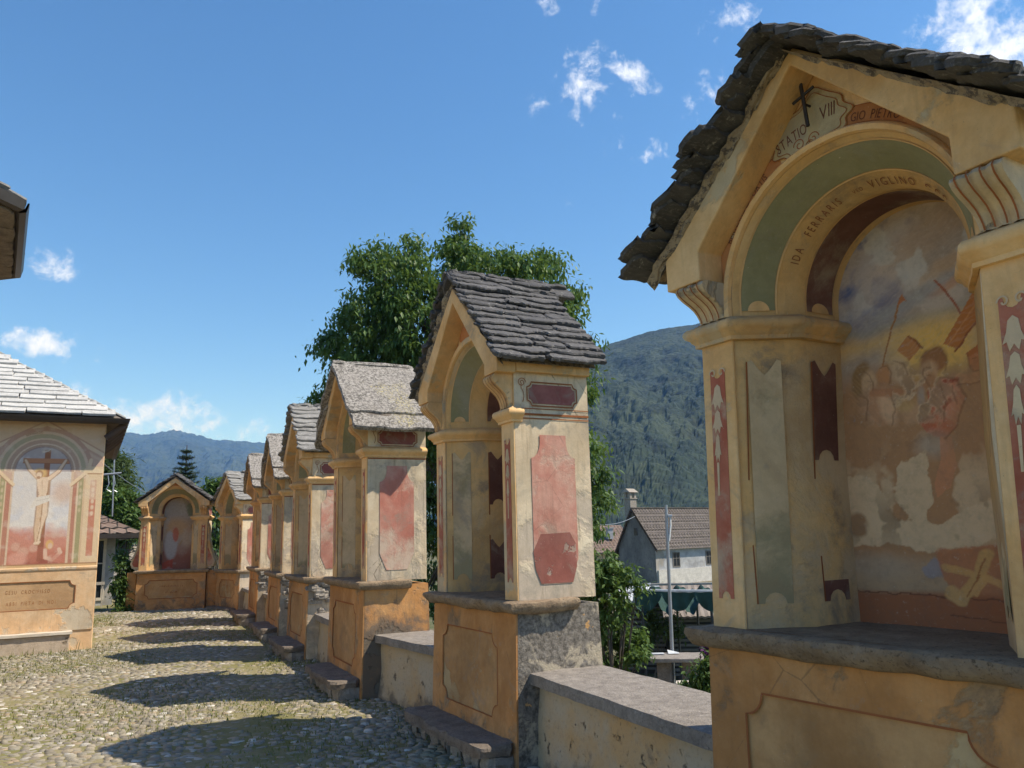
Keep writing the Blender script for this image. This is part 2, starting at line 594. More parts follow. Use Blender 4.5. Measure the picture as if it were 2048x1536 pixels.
def tag(o, label=None, cat=None, group=None, kind=None):
    if label:
        o['label'] = label
    if cat:
        o['category'] = cat
    if group:
        o['group'] = group
    if kind:
        o['kind'] = kind
    return o


def sweep(mb, path, prof, step=None, jit=0.0, seed=0, m=0, caps=True):
    """sweep a profile [(out, z)] along plan path [(x,y)] ; out is to the left of travel; mitred corners"""
    P = [Vector(p) for p in path]
    if step:
        Q = [P[0]]
        for a, b in zip(P, P[1:]):
            n = max(1, int((b - a).length / step))
            Q += [a + (b - a) * (i / n) for i in range(1, n + 1)]
        P = Q
    v, n = [], len(prof)
    for i, p in enumerate(P):
        d1 = (P[i] - P[i - 1]).normalized() if i > 0 else None
        d2 = (P[i + 1] - P[i]).normalized() if i < len(P) - 1 else None
        d1 = d1 or d2
        d2 = d2 or d1
        n1 = Vector((-d1.y, d1.x))
        n2 = Vector((-d2.y, d2.x))
        mm = (n1 + n2)
        mm = mm / max(0.3, mm.length_squared) * 2 if mm.length > 1e-4 else n1
        for (o, z) in prof:
            q = p + mm * o
            j = k = 0
            if jit and o > 0.001:
                j = noise.noise(Vector((q.x * 9 + seed, q.y * 9, z * 14))) * jit + noise.noise(Vector((q.x * 31 + seed, q.y * 31, z * 40))) * jit * .5
                k = noise.noise(Vector((q.x * 7 + seed + 9, q.y * 7, z * 9))) * jit * .7
            qq = p + mm * (o + j)
            v.append((qq.x, qq.y, z + k))
    f = []
    for i in range(len(P) - 1):
        for k in range(n - 1):
            f.append((i * n + k, i * n + k + 1, (i + 1) * n + k + 1, (i + 1) * n + k))
        f.append((i * n + n - 1, i * n, (i + 1) * n, (i + 1) * n + n - 1))
    if caps:
        f.append(tuple(range(n)))
        f.append(tuple((len(P) - 1) * n + k for k in range(n))[::-1])
    mb.add(v, f, m)


def notched(x0, z0, x1, z1, r, n=6):
    """rectangle with concave quarter-round notched corners with small shoulders"""
    P = []
    for (cx_, cz_, a0) in ((x0, z0, 90), (x1, z0, 180), (x1, z1, 270), (x0, z1, 0)):
        pts = []
        for i in range(n + 1):
            a = R(a0 - 90 * i / n)
            pts.append((cx_ + r * math.cos(a), cz_ + r * math.sin(a)))
        P += pts
    return P


def ribbon_line(mb, pts, w, fn, closed=False, off=0.0):
    """thin painted line following pts (2D) mapped by fn(x,z)->3D ; flat ribbon"""
    n = len(pts)
    P = [Vector(p) for p in pts]
    vs = []
    for i in range(n):
        if closed:
            a, b = P[i - 1], P[(i + 1) % n]
        else:
            a, b = P[max(0, i - 1)], P[min(n - 1, i + 1)]
        d = (b - a)
        d = d.normalized() if d.length > 1e-6 else Vector((1, 0))
        nn = Vector((-d.y, d.x))
        vs.append(fn(*(P[i] + nn * w / 2)))
        vs.append(fn(*(P[i] - nn * w / 2)))
    f = []
    for i in range(n if closed else n - 1):
        j = (i + 1) % n
        f.append((2 * i, 2 * i + 1, 2 * j + 1, 2 * j))
    mb.add(vs, f)


# glyph cache ------------------------------------------------------
_gl = {}


def glyph(ch):
    if ch in _gl:
        return _gl[ch]
    cu = bpy.data.curves.new('glyph', 'FONT')
    cu.body = ch
    cu.size = 1.0
    cu.resolution_u = 3
    ob = bpy.data.objects.new('glyph', cu)
    me = ob.to_mesh()
    vs = [(v.co.x, v.co.y) for v in me.vertices]
    fs = [tuple(p.vertices) for p in me.polygons]
    ob.to_mesh_clear()
    bpy.data.objects.remove(ob)
    bpy.data.curves.remove(cu)
    x0 = min([v[0] for v in vs], default=0)
    w = max([v[0] for v in vs], default=.3) - x0
    vs = [(v[0] - x0, v[1]) for v in vs]
    _gl[ch] = (vs, fs, w)
    return _gl[ch]


def letters(mb, text, size, fn, spacing=.14, narrow=1.0, space=.4):
    """fn(s, up) -> 3D ; s = distance along baseline. returns total length if fn None"""
    s = 0
    for ch in text:
        if ch == ' ':
            s += space * size
            continue
        vs, fs, w = glyph(ch)
        if fn:
            mb.add([fn(s + v[0] * size * narrow, v[1] * size) for v in vs], fs)
        s += (w * narrow + spacing) * size
    return s


# numpy painting ---------------------------------------------------
def fbm(h, w, cells, seed, oct=5, pers=.55):
    g = np.random.default_rng(seed)
    out = np.zeros((h, w))
    amp, tot = 1.0, 0
    for o in range(oct):
        c = cells * 2 ** o
        cw = max(2, int(c * w / h) + 2)
        G = g.random((c + 2, cw + 1))
        y = np.linspace(0, c, h)
        x = np.linspace(0, cw - 1.001, w)
        yi, xi = y.astype(int), x.astype(int)
        fy, fx = (y - yi)[:, None], (x - xi)[None, :]
        fy, fx = fy * fy * (3 - 2 * fy), fx * fx * (3 - 2 * fx)
        A = G[yi][:, xi]
        B = G[yi][:, xi + 1]
        C_ = G[yi + 1][:, xi]
        D = G[yi + 1][:, xi + 1]
        out += amp * ((A * (1 - fx) + B * fx) * (1 - fy) + (C_ * (1 - fx) + D * fx) * fy)
        tot += amp
        amp *= pers
    return out / tot


class Canvas:
    """pigment canvas; x right 0..W, y up 0..H in metres"""

    def __init__(s, W, H, res, seed=0):
        s.W, s.H = W, H
        s.w, s.h = int(W / res) + 1, int(H / res) + 1
        s.x = np.linspace(0, W, s.w)[None, :].repeat(s.h, 0)
        s.y = np.linspace(0, H, s.h)[:, None].repeat(s.w, 1)
        s.c = np.zeros((s.h, s.w, 3))
        s.n1 = fbm(s.h, s.w, 8, seed + 1) - .5
        s.n2 = fbm(s.h, s.w, 8, seed + 2) - .5
        m1, m2 = fbm(s.h, s.w, 34, seed + 5, 3) - .5, fbm(s.h, s.w, 34, seed + 6, 3) - .5
        s.wx = s.x + s.n1 * .035 + m1 * .016
        s.wy = s.y + s.n2 * .035 + m2 * .016
        s.seed = seed

    def fill(s, m, c, a=1.0):
        m = np.clip(m, 0, 1)[..., None] * a
        s.c = s.c * (1 - m) + np.array(c)[None, None] * m

    def poly(s, pts, c, a=1.0, warp=True):
        X, Y = (s.wx, s.wy) if warp else (s.x, s.y)
        ins = np.zeros(X.shape, bool)
        n = len(pts)
        for i in range(n):
            x0, y0 = pts[i]
            x1, y1 = pts[(i + 1) % n]
            if y0 == y1:
                continue
            cnd = ((Y > y0) != (Y > y1)) & (X < (x1 - x0) * (Y - y0) / (y1 - y0) + x0)
            ins ^= cnd
        s.fill(ins.astype(float), c, a)
        return ins

    def ell(s, x, y, rx, ry, c, a=1.0, soft=.25, rot=0.0, warp=True):
        X, Y = (s.wx, s.wy) if warp else (s.x, s.y)
        dx, dy = X - x, Y - y
        cr, sr = math.cos(rot), math.sin(rot)
        u, v = (dx * cr + dy * sr) / rx, (-dx * sr + dy * cr) / ry
        d = np.sqrt(u * u + v * v)
        s.fill((1 - d) / soft + .5, c, a)

    def ragged(s, polys, c, a=1.0, seed=0, amp=1.1, soft=14):
        M = np.zeros(s.x.shape)
        keep = s.c
        for p in polys:
            s.c = np.zeros(keep.shape)
            s.poly(p, (1, 1, 1))
            M = np.maximum(M, s.c[..., 0])
        s.c = keep
        k = max(1, int(.022 / (s.W / s.w)))
        for _ in range(3):
            for ax in (0, 1):
                M = sum(np.roll(M, d, ax) for d in range(-k, k + 1)) / (2 * k + 1)
        n = fbm(s.h, s.w, 22, s.seed + 70 + seed, 5, .62) - .5
        s.fill(np.clip((M + n * amp - .5) * soft + .5, 0, 1), c, a)

    def line(s, pts, w, c, a=1.0, soft=.4, warp=True, w2=None):
        X, Y = (s.wx, s.wy) if warp else (s.x, s.y)
        best = np.full(X.shape, 1e9)
        n = len(pts) - 1
        for i in range(n):
            (x0, y0), (x1, y1) = pts[i], pts[i + 1]
            L2 = max(1e-9, (x1 - x0) ** 2 + (y1 - y0) ** 2)
            t = np.clip(((X - x0) * (x1 - x0) + (Y - y0) * (y1 - y0)) / L2, 0, 1)
            ww = w if w2 is None else w + (w2 - w) * (i + t) / n
            d = np.hypot(X - x0 - t * (x1 - x0), Y - y0 - t * (y1 - y0)) / (ww / 2)
            best = np.minimum(best, d)
        s.fill((1 - best) / soft + .5, c, a)

    def arc(s, x, y, r0, r1, c, a=1.0, top=True, warp=False):
        X, Y = (s.wx, s.wy) if warp else (s.x, s.y)
        d = np.hypot(X - x, Y - y)
        m = (d > r0) & (d < r1)
        if top:
            m &= Y > y
        s.fill(m.astype(float), c, a)

    def rect(s, x0, y0, x1, y1, c, a=1.0):
        s.fill(((s.x >= x0) & (s.x <= x1) & (s.y >= y0) & (s.y <= y1)).astype(float), c, a)

    def mesh(s, name, fn, mat, parent):
        V = np.empty((s.h * s.w, 3))
        P = fn(s.x.ravel(), s.y.ravel())
        V[:, 0], V[:, 1], V[:, 2] = P
        i = np.arange(s.h - 1)[:, None] * s.w + np.arange(s.w - 1)[None, :]
        i = i.ravel()
        F = np.stack([i, i + 1, i + 1 + s.w, i + s.w], 1)
        return bigmesh(name, V, F, mat, parent, True, s.c.reshape(-1, 3).clip(0, 1))


# ------------------------------------------------------------------ stone slab roofs
def rough_slab(mb, o, U, V, N, lu, lv, th, seed, nu=8, nv=4, edge=.02, bow=.0035):
    """one split-stone slab: o corner, U along course, V down slope, N up; irregular outline, layered edge"""
    rs = random.Random(seed)
    ph = rs.uniform(0, 100)

    def nz(a, b, k=6.0):
        return noise.noise(Vector((a * k + ph, b * k, ph * .37)))
    per = []
    top, bot = [], []
    for j in range(nv + 1):
        for i in range(nu + 1):
            u, v = i / nu * lu, j / nv * lv
            du = dv = 0
            on = i in (0, nu) or j in (0, nv)
            if i in (0, nu):
                du = nz(v, 3.1 + i, 9) * edge * 1.3 + nz(v, 8.1 + i, 34) * edge * .5
            if j in (0, nv):
                dv = nz(u, 7.7 + j, 9) * edge * 1.3 + nz(u, 1.7 + j, 34) * edge * .6
            if i in (0, nu) and j in (0, nv):
                du += (-1 if i else 1) * edge * .8
                dv += (-1 if j else 1) * edge * .8
            h = nz(u, v, 5) * bow + nz(u, v, 17) * bow * .8 + nz(u * .4, v, 60) * bow * .5
            hb = nz(u + 9, v, 7) * bow
            p = o + U * (u + du) + V * (v + dv)
            inset = .35 if on else 1.0
            top.append(p + N * (th * (.5 if not on else .46) + h))
            bot.append(p - N * (th * (.5 if not on else .46) - hb))
            if on:
                per.append((i, j))
    n = (nu + 1) * (nv + 1)
    mid = []
    order = [(i, 0) for i in range(nu)] + [(nu, j) for j in range(nv)] + [(i, nv) for i in range(nu, 0, -1)] + [(0, j) for j in range(nv, 0, -1)]
    f = []
    idx = lambda i, j: j * (nu + 1) + i
    for j in range(nv):
        for i in range(nu):
            a, b, c, d = idx(i, j), idx(i + 1, j), idx(i + 1, j + 1), idx(i, j + 1)
            f.append((a, b, c, d))
            f.append((a + n, d + n, c + n, b + n))
    m = len(order)
    cen = o + U * lu / 2 + V * lv / 2
    for q, (i, j) in enumerate(order):
        t, b_ = top[idx(i, j)], bot[idx(i, j)]
        out = (t - cen)
        out = (out - N * out.dot(N)).normalized()
        w1 = edge * (.35 + .5 * noise.noise(Vector((q * .7 + ph, 2, 2))))
        w2 = edge * (.10 + .5 * noise.noise(Vector((q * .8 + ph, 5, 2))))
        mid.append(t.lerp(b_, .33) + out * w1)
        mid.append(t.lerp(b_, .66) + out * w2)
    for q in range(m):
        q2 = (q + 1) % m
        a, a2 = idx(*order[q]), idx(*order[q2])
        f.append((a, 2 * n + 2 * q, 2 * n + 2 * q2, a2))
        f.append((2 * n + 2 * q, 2 * n + 2 * q + 1, 2 * n + 2 * q2 + 1, 2 * n + 2 * q2))
        f.append((2 * n + 2 * q + 1, a + n, a2 + n, 2 * n + 2 * q2 + 1))
    mb.add(top + bot + mid, f)


def slab_roof(mb, ridge_a, ridge_b, eave_a, eave_b, courses, th, seed, over=.02, nmin=2, nmax=3, nu=9, nv=3, edge=.022, exposed=1.9, tail=0.0, vary=.05, skew=0.06):
    """courses of slabs covering one slope. ridge_a->ridge_b is the ridge; courses run parallel"""
    rs = random.Random(seed)
    ra, rb, ea, eb = map(Vector, (ridge_a, ridge_b, eave_a, eave_b))
    U = (rb - ra).normalized()
    L = (rb - ra).length
    D = ea - ra
    V = (D - U * D.dot(U)).normalized()
    sl = D.dot(V)
    N = U.cross(V)
    if N.z < 0:
        N = -N
    h = sl / courses
    for c in range(courses):
        v0 = sl - (c + 1) * h
        t0 = v0 / sl
        a = ra.lerp(ea, t0)
        b = rb.lerp(eb, t0)
        Lc = (b - a).length
        n = rs.randint(nmin, nmax)
        cuts = [0] + sorted((i + rs.uniform(-.25, .25)) / n for i in range(1, n)) + [1]
        for i in range(n):
            x0, x1 = cuts[i] * Lc, cuts[i + 1] * Lc
            if i == 0:
                x0 -= rs.uniform(0, vary) + over
            if i == n - 1:
                x1 += rs.uniform(0, vary) + over
            g = rs.uniform(.004, .016)
            ln = h * exposed * rs.uniform(.9, 1.08)
            tt = th * rs.uniform(.75, 1.3)
            # each slab lies on the one below: tilt so its tail is raised
            tilt = math.atan2(th * .95, h * 1.1)
            Vt = (V * math.cos(tilt * .85) + N * math.sin(tilt * .85)).normalized()
            Nt = (N * math.cos(tilt * .85) - V * math.sin(tilt * .85)).normalized()
            sk = rs.uniform(-skew, skew)
            Ut = (U + Nt * sk * .25 + Vt * sk * .5).normalized()
            o = a + U * (x0 + g) - V * (ln - h * (1 + rs.uniform(-.05, .12)) - (tail if c == 0 else 0)) + N * (th * .55 + rs.uniform(-.004, .008))
            nn = max(4, int(nu * (x1 - x0) / (Lc / 2.2)))
            rough_slab(mb, o, Ut, Vt, Nt, x1 - x0 - g, ln, tt, rs.random() * 1000, nn, nv, edge)


# ------------------------------------------------------------------ the shrine
def shrine_dims(W=1.384, zl=1.03, H=1.2, r_h=1.30, hood=1.13, D=.6, a1=.35, za_o=.20, foot_o=.32, fo=.11, fin=.085, ia=.115):
    d = dict(W=W, zl=zl, zc=zl + H, D=D)
    d['a0'] = W / 2 - .18
    d['a1'] = a1 * (W / 1.384)
    d['d1'] = .235
    d['a2'] = d['a1'] - .012
    d['d2'] = .51
    d['fo'], d['fin'], d['ia'] = fo, fin, ia
    d['za'] = d['zc'] + za_o           # centre of the arch (stilted)
    d['ridge'] = zl + H + r_h         # top of roof
    d['apex'] = zl + H + hood         # outer apex of hood
    d['foot'] = zl + H + foot_o
    d['wh'] = W / 2 + .05
    return d


def arch_pts(a, zl, za, n=32):
    P = [(-a, zl), (-a, (zl + za) / 2), (-a, za)]
    for i in range(1, n):
        t = PI - PI * i / n
        P.append((a * math.cos(t), za + a * math.sin(t)))
    return P + [(a, za), (a, (zl + za) / 2), (a, zl)]


def make_shrine(pos, yaw, label, q, roof='slate', side='cream', detail=1, texts=(), base_side='orange', mural=None, step=True, seed=1, mats={}, buttress=False, panel_txt=None, warp=None, front=.02, ov=.085, faint=False, string=True, patch=False):
    G = lambda k: MT[mats.get(k, k)]
    t = thing('wayside_shrine', label, 'shrine', (pos[0], pos[1], 0), yaw, 'row of painted roadside shrines')
    W, zl, zc, D, a0, a1, a2, d1, d2, za = (q[k] for k in ('W', 'zl', 'zc', 'D', 'a0', 'a1', 'a2', 'd1', 'd2', 'za'))
    hw = W / 2
    fo = q['fo']
    apex, foot, wh, ridge = q['apex'], q['foot'], q['wh'], q['ridge']
    slope = (apex - .04 - foot - fo) / wh
    n_arc = 40 if detail > 1 else 24
    # ---- wall with arched opening
    A0 = arch_pts(a0, zl, za, n_arc)
    w = MB()
    gz = lambda x: apex - .07 - abs(x) * slope
    outer = [(-hw, zl), (-a0, zl)] + A0[1:-1] + [(a0, zl), (hw, zl), (hw, gz(hw)), (0, apex - .07), (-hw, gz(hw))]
    # one outline (the opening reaches the ledge)
    w.plate(outer, y0=0, y1=.05)
    # sides, back, gable
    w.add([(-hw, .05, zl), (-hw, D, zl), (-hw, D, gz(hw)), (-hw, .05, gz(hw))], [(0, 1, 2, 3)])
    w.add([(hw, .05, zl), (hw, D, zl), (hw, D, gz(hw)), (hw, .05, gz(hw))], [(0, 1, 2, 3)])
    w.add([(-hw, D, zl), (hw, D, zl), (hw, D, gz(hw)), (0, D, apex - .07), (-hw, D, gz(hw))], [(0, 1, 2, 3, 4)])
    wo = w.build('wall', [G('cream')], t)
    # front skin 6 mm proud, painted ochre, with the arch cut out
    fr = MB()
    fr.plate([(-hw, zc), (-a0, zc)] + A0[2:-2] + [(a0, zc), (hw, zc), (hw, gz(hw)), (0, apex - .07), (-hw, gz(hw))], y0=-.006, y1=.0)
    fr.build('facade', [G('yellow_clean')], t)
    # ---- niche reveals
    A1 = arch_pts(a1, zl, za, n_arc)
    A2 = arch_pts(a2, zl, za, n_arc)
    nb = MB()
    rings = [[(x, 0.001, z) for x, z in A0], [(x, d1, z) for x, z in A1], [(x, d2, z) for x, z in A2]]
    m = len(A0)
    vs = [p for r_ in rings for p in r_]
    nb.add(vs, [(k * m + i, k * m + i + 1, (k + 1) * m + i + 1, (k + 1) * m + i) for k in range(2) for i in range(m - 1)])
    nb.build('niche', [G('jamb')], t, smooth=35)

    def P(k, u, s, off=.003):
        """point on reveal k (0 splay, 1 inner) : u across, s along 0..1 (0..sv vertical)"""
        ra, rb = (a0, a1) if k == 0 else (a1, a2)
        da, db = (0.001, d1) if k == 0 else (d1, d2)
        r_ = ra + (rb - ra) * u
        y = da + (db - da) * u
        nr, ny = -(db - da), (rb - ra)
        l = math.hypot(nr, ny)
        r_ += nr / l * off
        y += ny / l * off
        # s: z<za → vertical, encoded as tuple
        side, val = s
        if side == 'L':
            return (-r_, y, val)
        if side == 'R':
            return (r_, y, val)
        return (r_ * math.cos(val), y, za + r_ * math.sin(val))

    def band(name, k, u0, u1, mat, ang0=0, ang1=PI, zlow=None, off=.003, scal=True):
        b = MB()
        n = 44 if detail > 1 else 20
        nu_ = 2
        S = []
        zb = zlow if zlow is not None else za
        S += [('L', zb + (za - zb) * i / 2) for i in range(2)] if zlow is not None else []
        S += [('A', PI - (PI) * i / n) for i in range(n + 1)]
        S += [('R', za - (za - zb) * i / 2) for i in range(1, 3)] if zlow is not None else []
        v = []
        for s in S:
            for j in range(nu_ + 1):
                v.append(P(k, u0 + (u1 - u0) * j / nu_, s, off))
        f = [(i * 3 + j, i * 3 + j + 1, (i + 1) * 3 + j + 1, (i + 1) * 3 + j) for i in range(len(S) - 1) for j in range(2)]
        b.add(v, f)
        if scal:  # little round bites at the feet of the band, painted in the ground colour
            pass
        return b.build(name, [mat], t)

    zb = min(za - .012, zc + .155)
    band('green_band', 0, .14, .66, G('green'), zlow=zb)
    band('red_band', 1, .22, .82, G('darkred'), zlow=zb)
    if detail > 1:
        e = MB()
        for (k, u) in ((0, .12), (0, .68), (1, .20), (1, .84)):
            n = 48
            S = [('L', zb - .02)] + [('A', PI - PI * i / n) for i in range(n + 1)] + [('R', zb - .02)]
            v = []
            for s in S:
                v += [P(k, u - .014, s, .0042), P(k, u + .014, s, .0042)]
            e.add(v, [(2 * i, 2 * i + 1, 2 * i + 3, 2 * i + 2) for i in range(len(S) - 1)])
        # bitten feet of the bands
        for k, uc, ur in ((0, .40, .17), (1, .52, .2)):
            for sd in ('L', 'R'):
                v = [P(k, uc, (sd, zb - .002), .005)]
                for i in range(13):
                    a = PI * i / 12
                    v.append(P(k, uc + ur * math.cos(a), (sd, zb - .002 + .045 * math.sin(a)), .005))
                e.add(v, [(0, i, i + 1) for i in range(1, 13)])
        # (lines and bites are the same ochre as the ground)
        e.build('band_edging', [G('yellow_clean')], t)
    # panels painted on the reveals below the capitals
    pz0, pz1 = zl + .10, zc - .10

    def jpanel(name, k, u0, u1, z0, z1, mat, sides=('L', 'R'), off=.003):
        for sd in sides:
            b = MB()
            n = 9
            pts = []
            # outline in (u,z) with curled top and bitten foot
            um = (u0 + u1) / 2
            du = (u1 - u0)
            pts = [(u0, z0)]
            for i in range(7):
                a = PI * (1 - i / 6)
                pts.append((um + du * .32 * math.cos(a), z0 + .045 * math.sin(a)))
            pts += [(u1, z0), (u1, z1)]
            for i in range(9):
                tt = i / 8
                pts.append((u1 - du * (.12 + .76 * tt), z1 - .045 * math.sin(PI * tt) - .012 + .02 * abs(math.cos(PI * tt))))
            pts += [(u0, z1)]
            tri = tessellate_polygon([[Vector((p[0], p[1], 0)) for p in pts]])
            b.add([P(k, p[0], (sd, p[1]), off) for p in pts], [tuple(x) for x in tri])
            b.build(name, [mat], t)
    jpanel('painted_panel', 0, .18, .70, pz0, pz1, G('greyjamb'))
    if detail > 0:
        jpanel('painted_panel', 1, .25, .80, pz0, pz0 + .30, G('darkred'))
        jpanel('painted_panel', 1, .25, .80, pz1 - .42, pz1, G('darkred'))
        ln = MB()
        for sd in ('L', 'R'):
            for k, uu in ((0, .155), (1, .22)):
                for (zz0, zz1) in ((pz0, pz0 + .34), (pz1 - .50, pz1)):
                    ln.add([P(k, uu, (sd, zz0), .0045), P(k, uu + (.022 if k == 0 else .03), (sd, zz0), .0045), P(k, uu + (.022 if k == 0 else .03), (sd, zz1), .0045), P(k, uu, (sd, zz1), .0045)], [(0, 1, 2, 3)])
        ln.build('painted_line', [MT['line']], t)
    # ---- pilasters (12 mm proud) and their red strips
    pb = hw - a0
    for sx in (-1, 1):
        p = MB()
        x0, x1 = sorted((sx * a0, sx * hw))
        p.box(x0, -.014, zl, x1, -.0005, zc + .002)
        po = p.build('pilaster', [G('yellow')], t, bevel=.004)
        s_ = MB()
        xa, xb = x0 + pb * .27, x1 - pb * .27
        zt, zb_ = zc - .12, zl + .12
        xm = (xa + xb) / 2
        pts = [(xa, zb_)] + [(xm + (xb - xa) * .3 * math.cos(PI - PI * i / 6), zb_ + .03 * math.sin(PI * i / 6)) for i in range(7)] + [(xb, zb_), (xb, zt)] + \
              [(xm + (xb - xa) * .34 * math.cos(PI * i / 6), zt + .0 - .035 * math.sin(PI * i / 6)) for i in range(7)] + [(xa, zt)]
        s_.plate(pts, y0=-.0165, y1=-.0145)
        s_.build('red_strip', [G('red')], po)
        if detail > 0:
            orn = MB()
            yy = -.0185 if detail > 1 else -.018
            zo = zt - .06
            ww = (xb - xa) * .42
            # hanging bell flowers and drops
            shapes = []
            for kk, (sc, ht) in enumerate(((1.0, .11), (.85, .10), (.55, .12))):
                shp = [(0, 0), (.45, -.12), (.62, -.45), (1.0, -.78), (.62, -.72), (.40, -1.0), (0, -.80), (-.40, -1.0), (-.62, -.72), (-1.0, -.78), (-.62, -.45), (-.45, -.12)]
                orn.plate([(xm + a * ww * sc, zo + b * ht) for a, b in shp], y0=yy, y1=yy + .0015)
                zo -= ht * 1.02
            orn.plate([(xm - .004, zo - .14), (xm + .004, zo - .14), (xm + .006, zo), (xm - .006, zo)], y0=yy, y1=yy + .0015)
            for s2 in (-1, 1):
                cpt = [(xm + s2 * ((xb - xa) * .30 + .020 * (1 - a / 14) * math.cos(a * .55)), zt - .012 + .022 * (1 - a / 14) * math.sin(a * .55)) for a in range(12)]
                ribbon_line(orn, cpt, .006, lambda x, z: (x, yy, z))
            orn.build('painted_ornament', [MT['pale_orn']], po)
    # ---- capitals : moulded string running round the outside, the pilaster and into the niche
    prof = [(0, -.006), (.018, -.004), (.020, .012), (.030, .020), (.036, .032), (.050, .040), (.057, .056), (.055, .070), (.044, .082), (.020, .090), (.006, .100), (0, .100)]
    prof = [(o, z + zc) for o, z in prof]
    jt = .003 if detail > 1 else 0
    for sx in (-1, 1):
        c = MB()
        path = [(-hw, D if string else .05), (-hw, -.014), (-a0, -.014), (-a1 + .004, d1), (-a2, d2)]
        if sx == 1:
            path = [(a2, d2), (a1 - .004, d1), (a0, -.014), (hw, -.014), (hw, D if string else .05)]
        pth = path
        sweep(c, pth[::-1], prof, step=.06 if detail > 1 else None, jit=jt, seed=seed)
        c.build('capital', [G('yellow')], t, smooth=40)
    # ---- archivolt
    av = MB()
    n = n_arc
    r0_, r1_ = a0 + .0, a0 + q.get('av', .05)
    pr = [(r0_, -.006), (r0_ + .004, -.022), ((r0_ + r1_) / 2 + .004, -.030), (r1_ - .005, -.024), (r1_, -.006)]
    S = [('L', zc + .098), ('L', za)] + [('A', PI - PI * i / n) for i in range(1, n)] + [('R', za), ('R', zc + .098)]
    v = []
    for sd, val in S:
        for r_, y in pr:
            if sd == 'L':
                v.append((-r_, y, val))
            elif sd == 'R':
                v.append((r_, y, val))
            else:
                v.append((r_ * math.cos(val), y, za + r_ * math.sin(val)))
    k = len(pr)
    av.add(v, [(i * k + j, i * k + j + 1, (i + 1) * k + j + 1, (i + 1) * k + j) for i in range(len(S) - 1) for j in range(k - 1)])
    av.build('archivolt', [G('yellow_clean')], t, smooth=50)
    # ---- scroll brackets
    zs0, zs1 = zc + .098, foot
    pf = [(-.030, 0), (-.034, .12), (-.045, .25), (-.062, .38), (-.090, .50), (-.125, .62), (-.150, .74), (-.160, .86), (-.150, .96), (-.135, 1.0)]
    for sx in (-1, 1):
        c = MB()
        xa, xb = sorted((sx * (a0 + .012), sx * (hw - .004)))
        nx = 13
        v = []
        for (y, tz) in pf:
            for i in range(nx):
                uu = i / (nx - 1)
                fl = .007 * math.cos(uu * PI * 6) if 0 < i < nx - 1 else 0
                tap = .012 * (1 - tz)
                v.append((xa + tap + (xb - xa - 2 * tap) * uu, y + fl, zs0 + (zs1 - zs0) * tz))
        nb_ = len(v)
        f = [(j * nx + i, j * nx + i + 1, (j + 1) * nx + i + 1, (j + 1) * nx + i) for j in range(len(pf) - 1) for i in range(nx - 1)]
        # sides back to the wall
        for i0 in (0, nx - 1):
            ring = [j * nx + i0 for j in range(len(pf))]
            x = v[i0][0]
            b0 = len(v)
            v.append((v[ring[0]][0], -.004, zs0))
            v.append((v[ring[-1]][0], -.004, zs1))
            f.append(tuple(ring + [b0 + 1, b0]))
        c.add(v, f)
        co = c.build('scroll_bracket', [G('yellow_worn')], t, smooth=45)
        if detail > 0:
            for uu in (.14, .37, .63, .86):
                gl = MB()
                V = []
                for i, (y, tz) in enumerate(pf):
                    tap = .012 * (1 - tz)
                    x = xa + tap + (xb - xa - 2 * tap) * uu
                    for e_ in (-.003, .003):
                        V.append((x + e_, y - .0105, zs0 + (zs1 - zs0) * tz))
                gl.add(V, [(2 * i, 2 * i + 1, 2 * i + 3, 2 * i + 2) for i in range(len(pf) - 1)])
                gl.build('painted_line', [MT['line']], co)
        if detail > 0:
            sp = MB()
            xo = sx * (hw + .001)
            pts = [(.03 + .034 * (1 - a / 30) * math.cos(a * .42) - .03 - .055, (zs0 + zs1) / 2 + .055 + .034 * (1 - a / 30) * math.sin(a * .42)) for a in range(26)]
            pts += [(-.06 + .02 * math.sin(i / 3), (zs0 + zs1) / 2 + .02 - i * .012) for i in range(9)]
            x_ = sx * (hw + .0035)
            pts2 = [(y + .115, z) for y, z in pts]
            ribbon_line(sp, pts2, .005, lambda y, z: (x_, y, z))
            sp.build('painted_scroll', [MT['line']], co)
    # ---- hood (projecting gable) with feet and side cornices
    hp = -.155
    fi = a0 + .03
    ia = apex - q['ia']
    band_o = [(-wh, foot), (-fi, foot), (-fi, foot + q['fin']), (0, ia), (fi, foot + q['fin']), (fi, foot), (wh, foot), (wh, foot + fo), (0, apex), (-wh, foot + fo)]
    hdb = MB()
    hdb.plate(band_o, y0=hp, y1=-.0055)
    for sx in (-1, 1):
        x0, x1 = sorted((sx * (hw + .002), sx * wh))
        hdb.box(x0, -.004, foot + .012, x1, D - .002, foot + fo - .005)
    hdb.build('gable_hood', [G('yellow')], t, bevel=.007, seg=2)
    # ---- roof
    rb_ = MB()
    ov = ov if roof != 'lich' else .17
    ex = wh + ov
    rz = ridge - .08
    sl = (ridge - .08 - (foot + fo)) / (wh + .02)
    ez = rz - sl * ex
    yf, yb = hp - front, D + .06
    # mortar bed
    bed = [(-ex + .05, ez + .02), (0, rz - .015), (ex - .05, ez + .02), (wh + .005, foot + fo + .001), (0, apex + .001), (-wh - .005, foot + fo + .001)]
    bd = MB()
    nseg = 14 if detail > 1 else 6
    ys = [hp + .03, D + .03]
